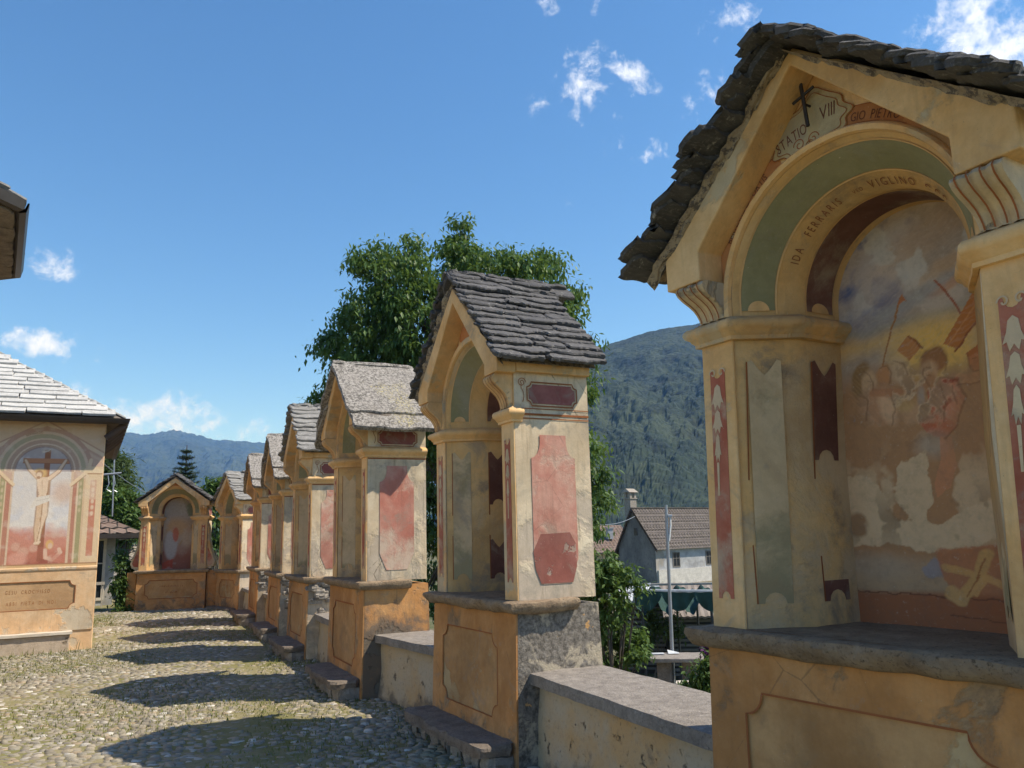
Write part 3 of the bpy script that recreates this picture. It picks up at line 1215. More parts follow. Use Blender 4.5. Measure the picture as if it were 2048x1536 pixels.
    if detail > 1:
        # crumbling mortar edge along the gable
        V = []
        m_ = 36
        for sgn in (-1, 1):
            rows = []
            for i in range(m_ + 1):
                f_ = i / m_
                x = sgn * (ex - .03) * f_
                zt = rz - sl * abs(x) - .012
                zb2 = apex - (apex - foot - fo) / wh * min(abs(x), wh) - .03 - (max(0, abs(x) - wh)) * sl
                row = []
                for j in range(7):
                    g = j / 6
                    z = zt + (zb2 - zt) * g
                    y = hp - .045 * min(1, front / .06) + .05 * g + noise.noise(Vector((x * 11, z * 11, 3))) * .035 + noise.noise(Vector((x * 33, z * 33, 8))) * .018
                    row.append((x, y, z + noise.noise(Vector((x * 14, g * 3, 1))) * .025 * g))
                rows.append(row)
            o = len(bd.v)
            bd.add([p for r_ in rows for p in r_], [(i * 7 + j, i * 7 + j + 1, (i + 1) * 7 + j + 1, (i + 1) * 7 + j) for i in range(m_) for j in range(6)])
    bd.plate(bed, y0=hp + .03, y1=D + .03)
    bd.build('mortar_bed', [MT['mortar'] if roof != 'lich' else MT['plank']], t)
    if roof in ('slate', 'slate_big', 'slate_grey'):
        for sgn in (-1, 1):
            big = roof == 'slate_big'
            slab_roof(rb_, (sgn * .005, yf, rz), (sgn * .005, yb, rz), (sgn * ex, yf, ez), (sgn * ex, yb, ez), (14 if detail > 1 else 10) if not big else 13, (.030 if not big else .027), seed * 17 + sgn, nmin=2, nmax=3 if not big else 3,
                      nu=24 if detail > 1 else 9, nv=4, edge=.026 if not big else .026, vary=.03 if not big else .10, skew=.10 if not big else .16, tail=.0, exposed=1.7)
        # ridge slabs
        rs = random.Random(seed)
        yy = yf - .02
        while yy < yb:
            L_ = rs.uniform(.22, .42)
            for sgn in (-1, 1):
                V_ = Vector((sgn, 0, -sl * .8)).normalized()
                N_ = Vector((sl * .8 * sgn, 0, 1)).normalized()
                rough_slab(rb_, Vector((-sgn * .05, yy, rz + .035 + (.028 if sgn > 0 else 0))), Vector((0, 1, 0)), V_, N_, L_, .24, .036, rs.random() * 999, 7, 3, .022)
            yy += L_ + .01
    else:
        for sgn in (-1, 1):
            V_ = Vector((sgn, 0, -sl)).normalized()
            N_ = Vector((sl * sgn, 0, 1)).normalized()
            SL = math.hypot(ex, sl * ex)
            rough_slab(rb_, Vector((-sgn * .03, yf - .04, rz + .015)), Vector((0, 1, 0)), V_, N_, yb - yf + .08, SL * .86, .05, seed * 3 + sgn, 14, 10, .02, .005)
            rough_slab(rb_, Vector((0, yf - .02, rz - .045)) + V_ * SL * .45, Vector((0, 1, 0)), V_, N_, yb - yf + .05, SL * .57, .05, seed * 5 + sgn, 14, 8, .02, .005)
    rm = {'slate': MT['slate'], 'slate_big': MT['slate'], 'slate_grey': MT['slate_grey'], 'lich': MT['lichslab']}[roof]
    rb_.build('roof', [rm], t, smooth=24)
    # ---- ledge slab
    lg = MB()
    pr = [(-.6, -.055), (.028, -.055), (.040, -.075), (.055, -.070), (.078, -.045), (.088, -.018), (.078, .0), (.05, .006), (-.6, .006)]
    pr = [(o - .0, z + zl) for o, z in pr]
    sweepjit = .010 if detail > 1 else (.006 if detail else 0)
    lp = [(hw + .012, .42), (hw + .012, -.03), (-hw - .012, -.03), (-hw - .012, .42)]

    prof2 = [(.0, -.075), (.032, -.078), (.048, -.070), (.066, -.050), (.076, -.024), (.070, -.004), (.045, .004), (.0, .004)]
    sweep(lg, lp, [(o, z + zl) for o, z in prof2], step=.022 if detail > 1 else (.04 if detail else .3), jit=sweepjit * 1.6, seed=seed)
    # top of the ledge inside the niche
    n1, n2 = 26 if detail > 1 else 4, 14 if detail > 1 else 3
    v = []
    for j in range(n2 + 1):
        for i in range(n1 + 1):
            x = -hw - .012 + (2 * hw + .024) * i / n1
            y = -.03 + (d2 + .03) * j / n2
            v.append((x, y, zl + .0045 + noise.noise(Vector((x * 9, y * 9, seed))) * .004))
    lg.add(v, [(j * (n1 + 1) + i, j * (n1 + 1) + i + 1, (j + 1) * (n1 + 1) + i + 1, (j + 1) * (n1 + 1) + i) for j in range(n2) for i in range(n1)])
    lg.build('ledge', [MT['ledge']], t, smooth=50)
    # ---- plinth
    bs = MB()
    bw = hw + .012
    zt = zl - .04
    v = [(-bw - .03, -.045, -.1), (bw + .0, -.045, -.1), (bw + .03, D + .03, -.1), (-bw - .03, D + .03, -.1), (-bw, -.02, zt), (bw, -.02, zt), (bw, D + .01, zt), (-bw, D + .01, zt)]
    bs.add(v, [(1, 2, 6, 5), (2, 3, 7, 6), (3, 0, 4, 7), (4, 5, 6, 7), (0, 1, 2, 3), (0, 1, 5, 4)])
    bo = bs.build('plinth', [MT[base_side]], t)
    # front skin with recessed inscription panel
    zp0, zp1 = .26, zl - .23
    xl, xr = -hw + .17, hw - .26 if not buttress else hw - .17
    pan = notched(xl, zp0, xr, zp1, .085)

    def F(x, y, z):
        k_ = (z + .1) / (zt + .1)
        return (x * (1 + .0 * k_), y - .045 + .025 * k_ - .014, z)
    fb = MB()
    fb.plate([(-bw - .028, -.1), (bw - .002, -.1), (bw - .001, zt), (-bw, zt)], [pan], y0=0.0, y1=.0135, fn=F)
    fb.build('plinth_front', [G('orange')], bo)
    pb_ = MB()
    pb_.plate([(x, z) for x, z in notched(xl - .004, zp0 - .004, xr + .004, zp1 + .004, .085)], y0=.009, y1=.0133, fn=F)
    po_ = pb_.build('inscription_panel', [MT['orange_panel']], bo)
    ed = MB()
    ribbon_line(ed, pan, .008 if detail > 1 else .014, lambda x, z: F(x, -.0012, z), closed=True)
    ed.build('painted_line', [MT['line']], po_)
    if panel_txt:
        tx = MB()
        for li, (txt, sz) in enumerate(panel_txt):
            Ltx = letters(tx, txt, sz, None)
            zz = zp0 + (zp1 - zp0) * (.62 - .36 * li)
            xs_ = (xl + xr) / 2 - Ltx / 2
            letters(tx, txt, sz, lambda s, up: F(xs_ + s, .0078, zz + up))
        tx.build('inscription', [MT['orange_ink']], po_)
    # ---- side paint (both flanks)
    for sx in ((1,) if detail == 0 else (1, -1)):
        X = sx * (hw + .0025)
        fm = lambda x, y, z: (X + sx * y, x, z)
        s1 = MB()
        s1.plate(notched(.115, zc + .125, D - .11, zc + .255, .03), y0=0, y1=.002, fn=fm)
        so = s1.build('side_panel', [MT['maroon_side']], wo)
        s1 = MB()
        ribbon_line(s1, notched(.10, zc + .110, D - .095, zc + .270, .034), .009, lambda y, z: (X + sx * .0025, y, z), closed=True)
        s1.build('painted_line', [MT['line']], so)
        s2 = MB()
        zz0, zz1 = zl + .10, zc - .09
        y0_, y1_ = .12, D - .13
        c_ = .07
        pts = [(y0_ + .07, zz0), (y1_ - .07, zz0), (y1_, zz0 + .16), (y1_, zz1 - .16)]
        pts += [(y1_ - c_ * math.sin(i * PI / 12), zz1 - .16 + .12 * (1 - math.cos(i * PI / 12)) / 1.0 * 1.0) for i in range(1, 7)]
        pts += [(y1_ - c_, zz1), (y0_ + c_, zz1)]
        pts += [(y0_ + c_ * math.sin(i * PI / 12), zz1 - .16 + .12 * (1 - math.cos(i * PI / 12))) for i in range(6, 0, -1)]
        pts += [(y0_, zz1 - .16), (y0_, zz0 + .16)]
        s2.plate(pts, y0=0, y1=.002, fn=fm)
        s2.build('side_panel', [MT['red_side']], wo)
        if patch and sx == 1:
            s4 = MB()
            s4.plate([(y0_ + .05, zz0 + .005), (y1_ - .05, zz0 + .005), (y1_ - .015, zz0 + .11), (y1_ - .02, zz0 + .27), (y1_ - .08, zz0 + .37), (y0_ + .17, zz0 + .40), (y0_ + .06, zz0 + .34), (y0_ - .005, zz0 + .22), (y0_ + .01, zz0 + .10)], y0=.0022, y1=.0034, fn=fm)
            s4.build('old_paint_patch', [MT['red_patch']], wo)
        for (za_, zb2) in (((zc - .024, zc - .012),) if string else ((zc + .02, zc + .028), (zc + .045, zc + .060), (zc + .088, zc + .094))):
            s3 = MB()
            s3.add([(X, 0.0, za_), (X, D, za_), (X, D, zb2), (X, 0.0, zb2)], [(0, 1, 2, 3)])
            s3.build('painted_line', [MT['line']], wo)
    # ---- painting in the niche
    cv = Canvas(2 * a2 + .06, za + a2 - zl + .06, .0045 if detail > 1 else .02, seed)
    (mural or generic_mural)(cv, seed)
    cv.mesh('mural', lambda x, z: (x - a2 - .03, np.full_like(x, d2 - .004), z + zl - .03), MT['mural'], t)
    # ---- stone step
    if step:
        st = MB()
        x0, x1, y0_, zt_ = step if isinstance(step, tuple) else (-hw - .04, hw - .02, -.27, .16)
        nbx = 16
        rough_slab(st, Vector((x0, y0_ - .04, zt_ - .035)), Vector((1, 0, 0)), Vector((0, 1, 0)), Vector((0, 0, 1)), x1 - x0, -y0_ + .0, .075, seed + 4, nbx, 5, .03, .010)
        so = st.build('step', [MT['step']], t, smooth=40)
        rb = MB()
        rb.box(x0 + .04, y0_ + .05, -.1, x1 - .02, -.05, zt_ - .075)
        rs = random.Random(seed)
        x = x0 + .03
        while x < x1 - .05:
            w_ = rs.uniform(.12, .26)
            rough_slab(rb, Vector((x, y0_ + .03, (zt_ - .07) / 2 - .02)), Vector((1, 0, 0)), Vector((0, 1, 0)), Vector((0, 0, 1)), min(w_, x1 - x), -y0_ - .08, zt_ - .03, rs.random() * 99, 6, 4, .03, .012)
            x += w_
        rb.build('step_footing', [MT['rubble']], so)
    # ---- rubble patch on the side of the plinth
    if side == 'rubble':
        rb = MB()
        rs = random.Random(seed + 5)
        for i in range(60):
            y = rs.uniform(.02, D - .04)
            z = zl - .05 - abs(rs.gauss(0, .17))
            if z < .45:
                continue
            l_, h_ = rs.uniform(.06, .2), rs.uniform(.025, .07)
            rough_slab(rb, Vector((hw - .03, y - l_ / 2, z)), Vector((0, 1, 0)), Vector((1, 0, 0)), Vector((0, 0, 1)), l_, rs.uniform(.06, .12), h_, rs.random() * 99, 4, 3, .02, .012)
        rb.build('exposed_rubble', [MT['rubble']], bo)
    # ---- curved buttresses
    if buttress:
        for sx in (-1, 1):
            c = MB()
            pts = [(hw + .01, zc - .10), (hw + .035, zc - .22), (hw + .05, zc - .45), (hw + .09, zc - .70), (hw + .16, zc - .88), (hw + .20, zc - 1.0), (hw + .17, zc - 1.1), (hw + .08, zl + .02), (hw - .01, zl + .02)]
            pts = [(sx * x, z) for x, z in pts]
            c.plate(pts, y0=.04, y1=.35)
            bo2 = c.build('buttress', [MT['yellow_worn']], t, bevel=.008)
            c = MB()
            pts = [(hw + .02, zc - .66), (hw + .07, zc - .76), (hw + .13, zc - .92), (hw + .155, zc - 1.0), (hw + .12, zc - 1.08), (hw + .02, zl + .09)]
            c.plate([(sx * x, z) for x, z in pts], y0=.0375, y1=.0395)
            c.build('red_panel', [MT['red']], bo2)
        for xx0, xx1 in ((hw + .02, hw + .26), (-hw - .26, -hw - .05)):
            c = MB()
            c.box(xx0, .06, -.05, xx1, .45, zl - .03)
            c.build('plinth_wing', [MT['orange']], bo, bevel=.01)
    # ---- writing
    for tx in texts:
        tx(t, q, P)
    if faint:
        fm_ = MB()
        rs = random.Random(seed)
        for li in (0, 1):
            x = xl + (xr - xl) * (.28 if li == 0 else .40)
            while x < xl + (xr - xl) * (.72 if li == 0 else .62):
                zz = zp0 + (zp1 - zp0) * (.62 - .34 * li)
                h_ = rs.uniform(.025, .045)
                fm_.add([F(x, .0078, zz), F(x + .009, .0078, zz), F(x + .010 + rs.uniform(-.01, .01), .0078, zz + h_), F(x + rs.uniform(-.006, .006), .0078, zz + h_)], [(0, 1, 2, 3)])
                x += rs.uniform(.018, .045)
        fm_.build('faded_lettering', [MT['orange_ink']], po_)
    if warp:
        # hand-built irregularity: upper part leans and rises to one side
        dx, dz = warp
        done = set()
        todo = list(t.children)
        while todo:
            o = todo.pop()
            todo += list(o.children)
            if o.data and o.data.name not in done:
                done.add(o.data.name)
                n = len(o.data.vertices)
                co = np.empty(n * 3, dtype=np.float32)
                o.data.vertices.foreach_get('co', co)
                co = co.reshape(-1, 3)
                k = np.clip((co[:, 2] - zl - .4) / (za - zl - .4), 0, 1)
                k = k * k * (3 - 2 * k)
                kz = np.clip((co[:, 2] - zc - .06) / .17, 0, 1)
                co[:, 2] += dz * np.maximum(co[:, 0], 0) * kz
                co[:, 0] += dx * k
                o.data.vertices.foreach_set('co', co.ravel())
                o.data.update()
    return t


def generic_mural(cv, seed):
    W, H = cv.W, cv.H
    n = fbm(cv.h, cv.w, 5, seed + 40)
    cv.c[:] = (0.34, 0.30, 0.25)
    cv.fill(np.clip((cv.y / H - .5) * 3 + (n - .5) * 2, 0, 1), (0.36, 0.36, 0.36))
    cv.fill(np.clip((.62 - cv.y / H) * 3 + (n - .5) * 2.5, 0, 1), (0.42, 0.20, 0.12), .8)
    g = random.Random(seed)
    for i in range(7):
        x, y = W * g.uniform(.2, .8), H * g.uniform(.25, .6)
        c = g.choice([(.50, .30, .15), (.45, .14, .08), (.5, .42, .30), (.28, .26, .24), (.36, .18, .10)])
        cv.ell(x, y, .05 + .03 * g.random(), .13, c, .85)
        cv.ell(x + g.uniform(-.02, .02), y + .15, .03, .036, (.52, .34, .2), .9)
    cv.fill(np.clip((fbm(cv.h, cv.w, 9, seed + 60) - .56) * 14, 0, 1), (0.44, 0.39, 0.32), .7)


MT['orange_ink'] = flat('faded_red_brown_lettering', (0.36, 0.155, 0.06), .9)


# ------------------------------------------------------------------ murals
def mural_carrying(cv, seed):
    ox_, oy_ = cv.x, cv.y
    fx_, fy_ = .666 / cv.W, 1.76 / cv.H
    cv.x, cv.y, cv.wx, cv.wy = cv.x * fx_, cv.y * fy_, cv.wx * fx_, cv.wy * fy_
    W, H = .666, 1.76
    y = cv.y
    n = fbm(cv.h, cv.w, 5, 91)
    n2 = fbm(cv.h, cv.w, 10, 92)
    n3 = fbm(cv.h, cv.w, 26, 93)
    cv.c[:] = (0.34, 0.29, 0.25)
    # sky: blue high left, drifting clouds, yellow glow at the horizon
    cv.ell(.12, 1.50, .16, .22, (0.10, 0.14, 0.30), .95, .9)
    cv.ell(.26, 1.62, .10, .10, (0.16, 0.18, 0.30), .7, .9)
    cv.fill(np.clip((n2 - .45) * 7, 0, 1) * (y > 1.15), (0.46, 0.41, 0.37), .75)
    for (a, b, rx, ry, c) in ((.28, 1.52, .13, .06, (.50, .42, .36)), (.15, 1.40, .12, .045, (.42, .38, .36)), (.42, 1.60, .16, .07, (.36, .27, .20)), (.50, 1.46, .15, .03, (.42, .30, .20)), (.30, 1.33, .2, .03, (.27, .28, .30)), (.5, 1.38, .12, .02, (.45, .26, .17))):
        cv.ell(a, b, rx, ry, c, .75, .8, .35)
    cv.fill(np.clip(1 - abs(y - 1.20 - (n - .5) * .12) / .075, 0, 1), (0.54, 0.38, 0.16), .8)
    cv.fill(np.clip(1 - abs(y - 1.26 - (n - .5) * .1) / .03, 0, 1), (0.26, 0.28, 0.26), .6)
    cv.ell(.385, 1.10, .15, .13, (0.62, 0.42, 0.13), .95, .9)
    cv.fill(np.clip((1.10 - y + (n - .5) * .15) * 10, 0, 1), (0.36, 0.215, 0.12), 1)
    cv.ell(.385, 1.10, .10, .09, (0.62, 0.42, 0.13), .8, .9)
    # spears
    cv.line([(.192, 1.094), (.273, 1.36)], .007, (.30, .15, .06))
    cv.poly([(.258, 1.33), (.292, 1.338), (.279, 1.375)], (.36, .15, .07))
    cv.line([(.405, 1.39), (.48, 1.225)], .008, (.28, .10, .06))
    # the cross
    cv.poly([(.412, 1.13), (.458, 1.098), (.588, 1.262), (.575, 1.292), (.530, 1.315)], (.40, .165, .055), warp=False)
    cv.line([(.458, 1.098), (.588, 1.262)], .008, (.24, .09, .04))
    cv.line([(.43, 1.125), (.55, 1.29)], .006, (.48, .23, .09))
    cv.poly([(.289, 1.197), (.245, 1.147), (.29, 1.09), (.338, 1.142)], (.42, .20, .08), warp=False)
    cv.line([(.289, 1.197), (.338, 1.142)], .008, (.25, .10, .04))
    # soldiers right
    cv.ell(.600, 1.33, .035, .045, (.48, .22, .07), 1)
    cv.poly([(.565, 1.36), (.60, 1.40), (.64, 1.37), (.64, 1.33), (.57, 1.335)], (.52, .25, .06))
    cv.line([(.60, 1.30), (.585, 1.18)], .07, (.42, .16, .06), 1, .5)
    cv.ell(.61, 1.19, .07, .06, (.50, .36, .14), .9)
    cv.ell(.62, 1.12, .06, .05, (.27, .24, .16), .8)
    cv.ell(.520, 1.045, .030, .045, (.42, .19, .09), 1)
    cv.poly([(.49, 1.08), (.53, 1.10), (.555, 1.07), (.49, 1.065)], (.38, .15, .06))
    cv.ell(.595, 1.055, .050, .055, (.40, .20, .11), 1)
    cv.ell(.590, 1.045, .034, .044, (.40, .31, .22), 1)
    cv.line([(.44, .99), (.50, .97), (.575, .99)], .04, (.44, .23, .12), .9)
    # left figures
    cv.ell(.10, 1.05, .035, .075, (.25, .16, .08), 1, .4, -.25)
    cv.ell(.135, 1.02, .032, .06, (.48, .34, .22), 1, .4)
    cv.ell(.195, 1.05, .030, .045, (.42, .22, .11), .9, .5)
    cv.ell(.17, .93, .075, .08, (.44, .26, .16), .95, .5)
    cv.ell(.205, .91, .030, .07, (.58, .40, .27), .85, .5, .3)
    cv.ell(.255, 1.06, .035, .055, (.47, .36, .26), .7, .5)
    cv.line([(.15, .98), (.25, .97), (.31, .91)], .03, (.40, .20, .11), .8)
    # the bearer: bowed head with beard, red mantle
    cv.ell(.375, 1.075, .048, .055, (.30, .15, .07), 1, .35)
    cv.ell(.36, 1.03, .032, .05, (.50, .33, .20), .9, .5)
    cv.ell(.36, .985, .030, .045, (.36, .20, .11), .9, .5)
    cv.poly([(.35, .93), (.40, 1.0), (.46, .98), (.475, .90), (.44, .80), (.40, .765), (.34, .79), (.315, .84), (.36, .86)], (.43, .14, .08), .95)
    cv.ell(.42, .90, .045, .065, (.54, .25, .17), .9, .8)
    cv.line([(.36, .94), (.40, .97), (.45, .985)], .022, (.32, .085, .05), .9)
    cv.line([(.325, .835), (.37, .855), (.43, .90)], .014, (.30, .08, .05), .8)
    cv.ell(.325, .93, .014, .05, (.32, .32, .32), .6, .8)
    cv.ell(.30, .87, .045, .04, (.46, .30, .19), .8, .5)
    cv.ell(.27, .92, .04, .035, (.45, .33, .16), .6, .6)
    cv.ell(.36, .74, .06, .05, (.40, .36, .31), .7, .9)
    cv.poly([(.385, .77), (.42, .77), (.44, .66), (.41, .56), (.37, .53), (.36, .60), (.385, .68)], (.50, .24, .14), .7)
    cv.fill(np.clip((n3 - .50) * 16, 0, 1) * np.clip(1 - np.hypot((cv.x - .30) / .22, (y - .93) / .17), 0, 1) * 1.4, (.56, .44, .32), .8)
    cv.fill(np.clip((n3 - .56) * 16, 0, 1) * np.clip(1.2 - np.hypot((cv.x - .30) / .24, (y - .93) / .2), 0, 1), (.20, .12, .07), .7)
    # big bare brown field lower right and left, pale lost plaster below
    cv.fill(np.clip(1.25 - np.hypot((cv.x - .60) / .17, (y - .78) / .24), 0, 1) * 2, (.36, .215, .12), .9)
    lost = (0.54, 0.43, 0.30)
    cv.ragged([[(.0, .62), (.06, .66), (.13, .64), (.19, .55), (.17, .46), (0, .42)], [(.24, .70), (.33, .71), (.345, .60), (.36, .50), (.30, .44), (.22, .50)],
               [(-.1, .50), (.12, .47), (.36, .43), (.47, .50), (.60, .56), (.70, .60), (.70, .42), (.5, .36), (.35, .32), (.2, .36), (-.1, .34)]], lost, .95)
    cv.ell(.05, .44, .05, .05, (.27, .17, .10), .9, .3)
    cv.fill(np.clip((fbm(cv.h, cv.w, 7, 97) - .53) * 22, 0, 1) * np.clip((.80 - y) * 5, 0, 1) * np.clip((y - .28) * 8, 0, 1), lost, .8)
    m = np.clip((fbm(cv.h, cv.w, 14, 98) - .60) * 18, 0, 1) * np.clip(1 - abs(y - .45) / .16, 0, 1)
    cv.fill(m, (.20, .15, .10), .7)
    # lower scene
    cv.fill(np.clip((.33 - y + (n - .5) * .1) * 12, 0, 1), (.38, .29, .20), .85)
    cv.ell(.12, .27, .14, .05, (.36, .30, .24), .7, .9)
    cv.ragged([[(.25, .23), (.34, .22), (.37, .27), (.32, .285), (.27, .26)], [(.56, .29), (.66, .28), (.68, .32), (.60, .325)]], (.25, .25, .31), .75, 3, 1.4, 8)
    cv.ragged([[(.33, .33), (.60, .37), (.66, .33), (.70, .12), (.45, .10), (.36, .20)]], (.40, .17, .085), .85, 5, .9, 8)
    cv.fill(np.clip((.175 - y + (n - .5) * .02) * 40, 0, 1), (.30, .12, .06), .95)
    cv.line([(.03, .165), (.64, .15)], .006, (.14, .06, .04), .9)
    cv.line([(.36, .09), (.64, .06)], .005, (.14, .06, .04), .8)
    cv.line([(.505, .33), (.47, .24), (.40, .15)], .042, (.50, .31, .13), 1, .3)
    cv.line([(.37, .17), (.40, .15)], .05, (.52, .33, .15), 1, .3)
    cv.line([(.36, .26), (.44, .245)], .03, (.50, .31, .13), .9, .3)
    cv.line([(.45, .18), (.49, .23), (.54, .21)], .026, (.54, .33, .14), .9, .3)
    cv.line([(.50, .31), (.46, .23)], .006, (.30, .12, .05), .8)
    cv.line([(.47, .24), (.42, .16)], .005, (.30, .12, .05), .8)
    # dark drawing of the figures and loose hatching
    br = (.17, .09, .05)
    for pts, w in (([(.335, 1.10), (.36, 1.125), (.40, 1.12), (.42, 1.08), (.415, 1.03)], .008), ([(.345, 1.05), (.338, 1.02), (.35, .985), (.365, .955)], .006), ([(.352, 1.052), (.365, 1.05)], .006),
                   ([(.35, 1.02), (.362, 1.018)], .005), ([(.40, 1.0), (.455, .985), (.478, .91), (.445, .81), (.40, .765)], .008), ([(.40, .97), (.42, .90), (.40, .83)], .006), ([(.44, .96), (.45, .88)], .006),
                   ([(.115, 1.08), (.135, 1.06), (.15, 1.03), (.148, .99)], .006), ([(.13, 1.035), (.142, 1.033)], .005), ([(.10, .98), (.13, .95), (.12, .87)], .007), ([(.22, .96), (.235, .90), (.22, .84)], .006),
                   ([(.18, 1.09), (.21, 1.085), (.225, 1.05), (.215, 1.01)], .006), ([(.235, 1.10), (.27, 1.09), (.285, 1.04)], .006), ([(.57, 1.335), (.565, 1.30), (.585, 1.275)], .006), ([(.575, 1.31), (.59, 1.312)], .005),
                   ([(.495, 1.08), (.49, 1.03), (.51, 1.0), (.535, 1.0)], .006), ([(.505, 1.05), (.52, 1.05)], .005), ([(.56, 1.10), (.60, 1.11), (.64, 1.08)], .007), ([(.57, 1.045), (.585, 1.044)], .005), ([(.60, 1.04), (.612, 1.038)], .005),
                   ([(.575, 1.015), (.60, 1.01)], .005), ([(.46, .96), (.52, .955), (.57, .975)], .006)):
        cv.line(pts, w, br, .5, .9)
    hx = np.sin((cv.x * .8 + y * .6) * 420 + n * 30)
    cv.fill(np.clip(hx * 1.5 - .4, 0, 1) * np.clip((n2 - .47) * 8, 0, 1) * np.clip(1 - abs(y - .98) / .2, 0, 1), (.55, .38, .22), .35)
    cv.fill(np.clip(np.sin((cv.x * .5 - y) * 300 + n2 * 40) * 1.5 - .6, 0, 1) * (y > 1.1), (.48, .42, .38), .18)
    cv.c = cv.c * np.array((1.34, 1.13, .95))
    # old whitish scuffs over the sky
    cv.fill(np.clip((fbm(cv.h, cv.w, 12, 99) - .57) * 14, 0, 1) * np.clip((y - 1.28) * 6, 0, 1), (.66, .58, .49), .6)
    cv.x, cv.y = ox_, oy_


def mural_bishop(cv, seed):
    W, H = cv.W, cv.H
    s = W / .72
    n = fbm(cv.h, cv.w, 5, 5)
    cv.c[:] = (.42, .34, .27)
    cv.fill(np.clip((cv.y / H - .55) * 4, 0, 1), (.40, .36, .31))
    cv.ell(W * .45, H * .58, W * .4, H * .12, (.55, .34, .16), .8, .8)
    cv.poly([(W * .58, H * .98), (W * .95, H * .85), (W * .98, H * .72), (W * .78, H * .74)], (.20, .22, .13), .9)
    cv.fill(np.clip((.40 - cv.y / H + (n - .5) * .3) * 6, 0, 1), (.32, .12, .08), .9)
    cv.ell(W * .28, H * .34, W * .20, H * .20, (.46, .44, .42), .95, .3)
    cv.ell(W * .36, H * .55, W * .08, H * .05, (.52, .32, .2), 1)
    cv.ell(W * .42, H * .48, W * .09, H * .10, (.50, .15, .09), .9)
    cv.poly([(W * .02, H * .10), (W * .38, H * .16), (W * .36, H * .02), (W * .02, 0)], (.48, .10, .06), .9)
    cv.line([(W * .55, H * .34), (W * .9, H * .60)], .03, (.42, .28, .14))
    cv.ell(W * .78, H * .44, W * .16, H * .12, (.50, .38, .27), .9, .5)
    cv.ell(W * .8, H * .55, W * .06, H * .04, (.5, .35, .24), .9)
    cv.fill(np.clip((n - .58) * 14, 0, 1), (.48, .43, .36), .5)


# ------------------------------------------------------------------ writing on the two near shrines
def arc_letters(text, size, r, deg, z, y=-.0085, cx=0.0, spacing=.16, narrow=.8):
    mb = MB()
    a0 = R(deg)
    letters(mb, text, size, lambda s, up: (cx + (r + up) * math.cos(a0 - s / r), y, z + (r + up) * math.sin(a0 - s / r)), spacing, narrow)
    return mb


def ribbon_band(mb, r0, r1, d0, d1, z, y, wav=0.0, n=24):
    v = []
    for i in range(n + 1):
        a = R(d0 + (d1 - d0) * i / n)
        w = wav * math.sin(i * .9)
        for r_ in (r0 + w, r1 + w):
            v.append((r_ * math.cos(a), y, z + r_ * math.sin(a)))
    mb.add(v, [(2 * i, 2 * i + 1, 2 * i + 3, 2 * i + 2) for i in range(n)])


